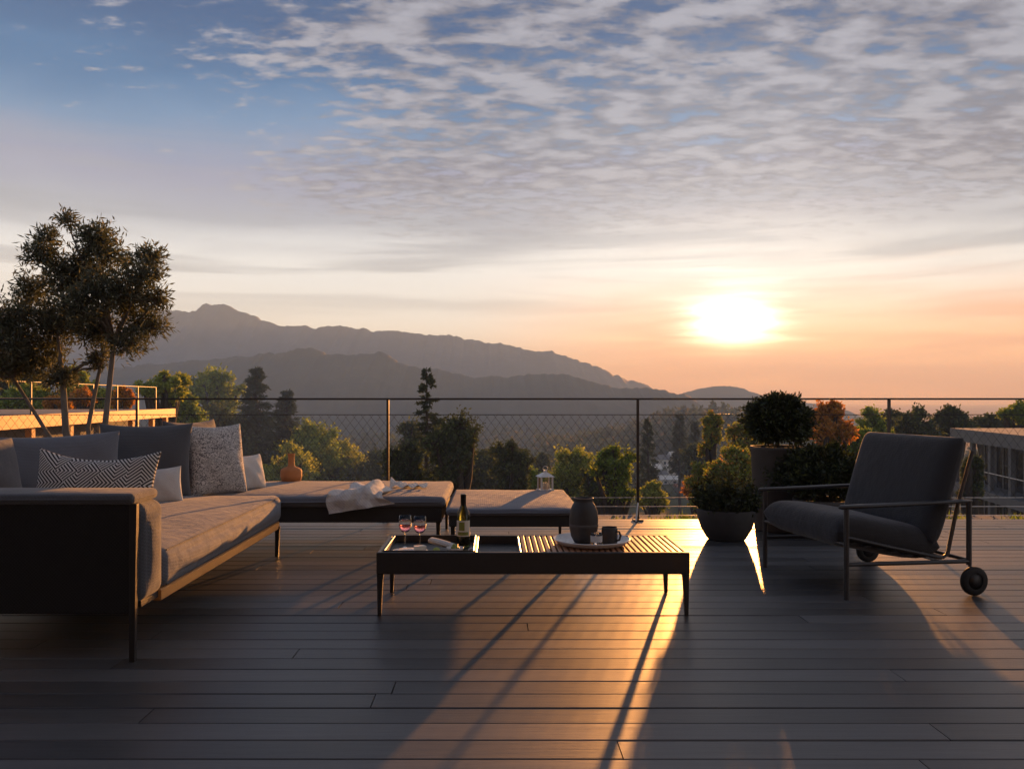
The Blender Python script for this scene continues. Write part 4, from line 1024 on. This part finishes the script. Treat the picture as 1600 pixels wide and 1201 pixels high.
# houses down in the valley
def cottage(name, label, px, py, Y, w, dpt, wall_h, roof_h, rz, mw, mr, chim=None, hip=True, group='houses down in the valley'):
    Y = 150.0
    while Y < 700 and at(px, py, Y).z > float(ground_z(at(px, py, Y).x, Y)): Y += 2.0
    p = at(px, py, Y); gz = float(ground_z(p.x, Y))
    w, dpt, wall_h, roof_h = (k * Y / 330 for k in (w, dpt, wall_h, roof_h))
    r = empty(name, (p.x, Y, p.z), rz, label, 'house', group)
    MB().box((-w / 2, -dpt / 2, min(-1, gz - p.z - 1)), (w / 2, dpt / 2, wall_h)).build('wall', mw, r)
    e = .35; k = .32 if hip else 0.0
    v = [(-w / 2 - e, -dpt / 2 - e, wall_h + .01), (w / 2 + e, -dpt / 2 - e, wall_h + .01), (w / 2 + e, dpt / 2 + e, wall_h + .01), (-w / 2 - e, dpt / 2 + e, wall_h + .01), (-w / 2 * (1 - k) - e * (0 if hip else 1), 0, wall_h + roof_h), (w / 2 * (1 - k) + e * (0 if hip else 1), 0, wall_h + roof_h)]
    ro = MB().add(v, [(0, 1, 5, 4), (1, 2, 5), (2, 3, 4, 5), (3, 0, 4), (3, 2, 1, 0)]).build('roof', mr, r)
    if chim:
        cw, chh = chim
        c_ = MB().box((-cw / 2, -cw / 2, wall_h + roof_h * .6), (cw / 2, cw / 2, wall_h + roof_h + chh)); c_.build('chimney', mw, ro)
    nwin = max(2, int(w / 2.6))
    for i in range(nwin):
        x = -w / 2 + w * (i + .5) / nwin
        wi = MB().box((x - .5, -dpt / 2 - .05, wall_h * .35), (x + .5, -dpt / 2 - .003, wall_h * .78)).build('window', M['white_wall'], r)
        MB().box((x - .42, -dpt / 2 - .07, wall_h * .35 + .08), (x + .42, -dpt / 2 - .052, wall_h * .78 - .08)).build('pane', M['glass_dark'], wi)
vill = [(1019, 742, 330, 6, 5, 2.6, 1.8, .2, 'roof_pale', 'pale roofed village house closest to the railing post'), (1046, 757, 290, 7, 5, 2.2, 1.5, -.1, 'roof_pale', 'long white village house with pale roof, lowest of the cluster'),
        (1074, 740, 340, 6, 5, 3, 1.8, .4, 'roof_slate', 'slate roofed village house beside the turning tree'), (1034, 729, 380, 6, 5, 3, 1.8, -.3, 'roof_slate', 'slate roofed village house at the top of the cluster'),
        (1060, 724, 420, 7, 5, 3, 1.8, .1, 'roof_pale', 'pale roofed village house at the top right of the cluster'), (1086, 755, 300, 5, 4, 2.4, 1.6, .3, 'roof_tile', 'red tiled village house below the turning tree'), (1012, 726, 400, 6, 5, 2.6, 1.6, 0, 'roof_tile', 'red tiled village house right of the railing post'),
        (1064, 768, 260, 4.5, 4, 2.0, 1.4, .15, 'roof_tile', 'red tiled village house nearest the deck edge'), (1030, 750, 310, 5, 4, 2.4, 1.5, .35, 'roof_slate', 'small slate roofed house in the middle of the village'), (1052, 741, 345, 5, 4, 2.6, 1.5, -.2, 'roof_pale', 'small pale roofed house in the middle of the village')]
for (px, py, Y, w, dp_, wh_, rh, rz, mr, lb) in vill:
    cottage('village_house', lb, px, py, Y, w, dp_, wh_, rh, rz, M['white_wall'] if mr != 'roof_tile' else M['concrete'], M[mr], None, False, 'village cluster in the valley')

# ------------------------------------------------------------------ trees beyond the railing
GB = 'trees beyond the railing'
def broad(label, px, top, hw, bot, Y, ml, seed, n=5200, leafpx=4.2, nl=19, name='broadleaf_tree'):
    rs = np.random.RandomState(seed); c = at(px, (top + bot) / 2, Y); rxw = hw / F * Y; rzw = (bot - top) / 2 / F * Y
    lobes = []
    for k in range(nl):
        d = rs.normal(size=3); d /= np.linalg.norm(d); f_ = rs.uniform(.35, .92)
        s_ = rs.uniform(.24, .52) * min(rxw, rzw) * (1.1 if max(rxw, rzw) < 1.6 * min(rxw, rzw) else 1.25)
        lobes.append((c.x + d[0] * rxw * f_, c.y + d[1] * rxw * f_, c.z + d[2] * (rzw - s_ * .6) * (f_ + .15), s_))
    lobes.append((c.x + rs.uniform(-.15, .15) * rxw, c.y, c.z + rzw * .70, .30 * min(rxw, rzw)))
    lobes.append((c.x, c.y, c.z - rzw * .1, .5 * min(rxw, rzw)))
    gz = float(ground_z(c.x, c.y)) - .2
    L = leafpx * 1.35 / F * Y; n = int(n * 1.8)
    return tree(name, label, 'tree', (c.x, c.y, gz), lobes, max(.12, .05 * (c.z - gz)), (c.x, c.y, min(c.z - rzw * .6, gz + .6 * (c.z - gz))), L, L * .55, n, ml, M['bark_dark'], seed, GB, twigs=10, tube_n=5, wood_detail=(hw > 30))
def conifer(label, px, top, hw, bot, Y, ml, seed, nb=190, sparse=0.0, leafpx=5.0, name='conifer_tree', bare=0.0):
    rs = np.random.RandomState(seed); tp = at(px, top, Y); gz = float(ground_z(tp.x, Y)) - .2
    zb = at(px, bot, Y).z; hgt = tp.z - gz; R0 = hw / F * Y
    root = empty(name, (tp.x, Y, gz), 0, label, 'tree', GB)
    wd = MB(); wd.tube([(0, 0, 0), (rs.uniform(-.1, .1), 0, hgt * .5), (0, 0, hgt)], [hgt * .016 + .05, hgt * .010 + .03, .015], 7)
    VV = []; L = leafpx / F * Y
    for k in range(nb):
        t = (k + rs.rand()) / nb; z = (zb - gz) * (1 - t) + hgt * t
        r = R0 * ((1 - t) ** .85 * .92 + .08) * rs.uniform(.55, 1.08)
        if sparse and rs.rand() < sparse * (1 if t < .72 else .25): continue
        a = rs.uniform(0, 6.283); m0 = 1.6; dr = np.array([math.cos(a), math.sin(a), 0.0]); dip = -.25 + .5 * t
        e = dr * r + np.array([0, 0, dip * r]); st = np.array([0, 0, z])
        wd.tube([Vector(st), Vector(st + e)], [.012 * R0 + .008, .004], 3, False)
        m_ = int(22 + 60 * r / R0); s_ = rs.uniform(.12, 1.0, (m_, 1)) ** .7
        C = st + e * s_ + rs.normal(size=(m_, 3)) * np.array([.09, .09, .05]) * r
        dv = dr[None] * .9 + rs.normal(size=(m_, 3)) * .5; dv[:, 2] -= .1
        VV.append(leaves_at(C, dv, L, L * .34, rs))
    wd.build('trunk', M['bark_dark'], root)
    crown_obj(np.concatenate(VV), ml, root)
    return root
broad('light green tree behind the olive tree trunk', 118, 575, 24, 625, 58, M['l_green'], 31, 3000)
broad('yellow green tree right of the olive tree crown', 255, 580, 46, 632, 60, M['l_lime'], 32, 5000)
broad('dark shrubby tree at the left edge above the neighbour roof railing', 35, 572, 60, 622, 62, M['l_dark'], 33, 5000)
broad('green bushy tree left of the tall dark conifer', 338, 578, 40, 660, 175, M['l_green'], 34, 5000)
conifer('tall dark conifer left of the first clear railing post', 401, 576, 66, 790, 150, M['l_conifer'], 35, 420, 0, 5.5)
conifer('shorter dark conifer right of the tall one', 448, 612, 60, 790, 156, M['l_conifer'], 36, 330, 0, 5.5)
broad('dark tree directly behind the pale damask pillow', 340, 625, 70, 790, 146, M['l_dark'], 37, 7500)
broad('green tree right of the conifers above the daybed', 478, 645, 56, 790, 152, M['l_green'], 38, 6500)
broad('yellow green tree above the white throw', 538, 682, 48, 785, 160, M['l_lime'], 39, 5500)
conifer('thin pine with high tufted crown right of railing post', 667, 577, 34, 705, 44, M['l_conifer'], 40, 120, .35, 6.0, 'pine_tree')
broad('dark round tree under the thin pine', 716, 640, 56, 775, 36, M['l_dark'], 41, 7000)
broad('low dark tree left of the thin pine', 632, 690, 40, 775, 41, M['l_dark'], 42, 5000)
conifer('small dark conifer above the gap between daybed and ottoman', 690, 655, 34, 770, 40, M['l_conifer'], 43, 150, .1, 5.0)
broad('dark tree above the middle of the ottoman', 803, 684, 36, 775, 52, M['l_dark'], 44, 4500)
broad('small dark far tree right behind the white lantern', 845, 708, 28, 775, 150, M['l_dark'], 45, 2500)
broad('pale olive green tree above the ottoman end', 900, 700, 54, 790, 70, M['l_lime'], 46, 5500)
broad('green tree touching the middle railing post', 962, 690, 38, 800, 36, M['l_green'], 47, 5500)
broad('slim turning tree taller than the bowl planter', 1112, 636, 20, 720, 50, M['l_mixed'], 48, 2800)
broad('green and orange turning tree above the bowl planter', 1140, 694, 48, 800, 30, M['l_mixed'], 49, 6500)
broad('green turning tree left of the clipped evergreen', 1160, 655, 26, 740, 42, M['l_mixed'], 50, 3600)
broad('orange autumn tree right of the clipped evergreen', 1296, 622, 34, 708, 35, M['l_orange'], 51, 5200)
broad('small green tree between autumn tree and chair back', 1340, 664, 20, 722, 40, M['l_green'], 52, 2600)
broad('dark tree at the right railing post', 1392, 640, 30, 700, 80, M['l_dark'], 53, 3200)
broad('dark tree above the chair back', 1432, 634, 34, 705, 62, M['l_dark'], 54, 3800)
broad('dark tree left of the modern house roof', 1486, 632, 34, 690, 66, M['l_dark'], 55, 3800)
broad('dark tree behind the modern house roof', 1548, 645, 40, 690, 75, M['l_dark'], 56, 3800)
broad('green tree at the right edge above the modern house', 1594, 628, 28, 664, 62, M['l_green'], 57, 3200)
broad('dark tree just left of the railing post behind the throw', 588, 700, 40, 785, 150, M['l_dark'], 58, 3800)
broad('dark tree beneath the slim turning tree', 1090, 690, 26, 745, 130, M['l_dark'], 59, 3000)

broad('sunlit green tree behind the neighbour roof at the left edge', 40, 600, 62, 668, 52, M['l_green'], 61, 5000)
broad('yellow green tree behind the neighbour roof between the olive stems', 150, 594, 52, 668, 54, M['l_lime'], 62, 5000)
broad('orange bush on the neighbour roof line left of the olive stems', 88, 618, 22, 652, 47, M['l_orange'], 63, 2400)
broad('orange bush between two olive stems', 130, 602, 18, 640, 49, M['l_orange'], 64, 2000)
broad('orange bush right of the olive stems', 192, 604, 16, 640, 49, M['l_orange'], 65, 2000)
broad('green tree beyond the end of the timber fascia', 290, 612, 34, 700, 100, M['l_green'], 66, 4000)
broad('wide dark tree low between railing post and ottoman', 760, 700, 44, 790, 80, M['l_dark'], 67, 4500)
broad('pale green shrubby tree left of the white lantern', 826, 728, 28, 790, 60, M['l_green'], 68, 3000)
broad('low dark tree between the two green trees', 935, 722, 30, 790, 50, M['l_dark'], 69, 3000)
conifer('slim far conifer beside the middle railing post', 1012, 655, 22, 780, 120, M['l_conifer'], 70, 130, .1, 5.0)
conifer('far conifer above the pale village roofs', 1062, 648, 20, 740, 180, M['l_conifer'], 71, 120, .1, 5.0)
conifer('far conifer left of the slim turning tree', 1086, 660, 18, 740, 170, M['l_conifer'], 72, 110, .1, 5.0)
broad('green turning tree low beside the bowl planter', 1098, 722, 28, 800, 34, M['l_mixed'], 73, 3600)
broad('green bush right of the orange autumn tree', 1362, 640, 26, 700, 60, M['l_green'], 74, 2800)
broad('dark bush between chair back and modern house', 1518, 705, 18, 790, 30, M['l_dark'], 75, 3000)
broad('dark tree low behind the yellow green tree', 640, 655, 26, 740, 90, M['l_dark'], 78, 2600)

broad('bright green bush above the seam of daybed and ottoman', 684, 722, 34, 795, 58, M['l_green'], 81, 3400)
broad('yellow green bush right behind the terracotta vase', 452, 690, 44, 790, 130, M['l_lime'], 82, 4200)
broad('orange autumn bush low beside the village roofs', 1088, 742, 20, 792, 60, M['l_orange'], 83, 2400)
broad('green bush low right of the middle railing post', 1020, 752, 22, 800, 64, M['l_lime'], 84, 2400)

# woods on the valley sides: one mass
rs = np.random.RandomState(77); VV = []
def wood_patch(n, xr, yr, hmin, hmax, keep=None):
    for _ in range(n):
        x = rs.uniform(*xr); yy = rs.uniform(*yr)
        if keep and not keep(x, yy): continue
        z = float(ground_z(x, yy)); h_ = rs.uniform(hmin, hmax); m_ = 46
        con = rs.rand() < .5
        t = rs.rand(m_, 1); rr_ = (h_ * .20 * (1 - t) + .2) if con else h_ * .36 * np.sqrt(np.clip(1 - (2 * t - 1.1) ** 2, .05, 1))
        a = rs.uniform(0, 6.28, (m_, 1)); q = np.sqrt(rs.rand(m_, 1))
        C = np.concatenate([x + np.cos(a) * rr_ * q, yy + np.sin(a) * rr_ * q, z + h_ * (.12 + .88 * t)], 1)
        VV.append(leaves_at(C, rs.normal(size=(m_, 3)), h_ * .22, h_ * .15, rs))
wood_patch(900, (30, 215), (330, 560), 6, 11)
wood_patch(700, (-260, 30), (380, 900), 8, 15)
wood_patch(450, (-40, 320), (600, 1100), 9, 16)
wood_patch(260, (20, 80), (230, 420), 5, 9, lambda x, yy: not (20 < (x / yy * F + CX - 1000) < 100 and yy < 420))
wood_patch(260, (-60, 26), (150, 330), 5, 10, lambda x, yy: abs(x / yy * F + CX - 853) > 40 and abs(x / yy * F + CX - 456) > 40)
wood_patch(220, (60, 330), (150, 420), 6, 12)
tag(crown_obj(np.concatenate(VV), M['l_far'], None, 'far_wood'), 'distant mixed woods covering the valley sides', 'wood', kind='stuff')

# bushes and tufts along the gravel strip
rs = np.random.RandomState(12); VV = []
for _ in range(46):
    x = rs.uniform(-5, 6); yy = rs.uniform(7.9, 9.2); n_ = 60
    C = np.array([x, yy, -.2]) + rs.normal(size=(n_, 3)) * np.array([.07, .05, .015]); dv = rs.normal(size=(n_, 3)) * .5; dv[:, 2] += 1
    VV.append(leaves_at(C, dv, .09, .012, rs))
tag(crown_obj(np.concatenate(VV), M['l_green'], None, 'grass_tuft'), 'low grass tufts growing in the gravel strip', 'grass', kind='stuff')

# ------------------------------------------------------------------ haze over the valley
HZ = bpy.data.materials.new('valley_haze'); HZ.use_nodes = True; q = G(HZ.node_tree); q.n.clear()
pv = q.node('ShaderNodeVolumePrincipled'); pv.inputs['Color'].default_value = (.45, .66, 1.0, 1); pv.inputs['Absorption Color'].default_value = (1, 1, 1, 1); pv.inputs['Density'].default_value = 6.2e-4; pv.inputs['Anisotropy'].default_value = -.15
o_ = q.node('ShaderNodeOutputMaterial'); q.l.new(pv.outputs[0], o_.inputs['Volume'])
hz = MB().box((-4400, -400, -56), (4400, 5400, 188)).build('haze', HZ)
tag(hz, 'pale evening haze filling the valley', kind='stuff')
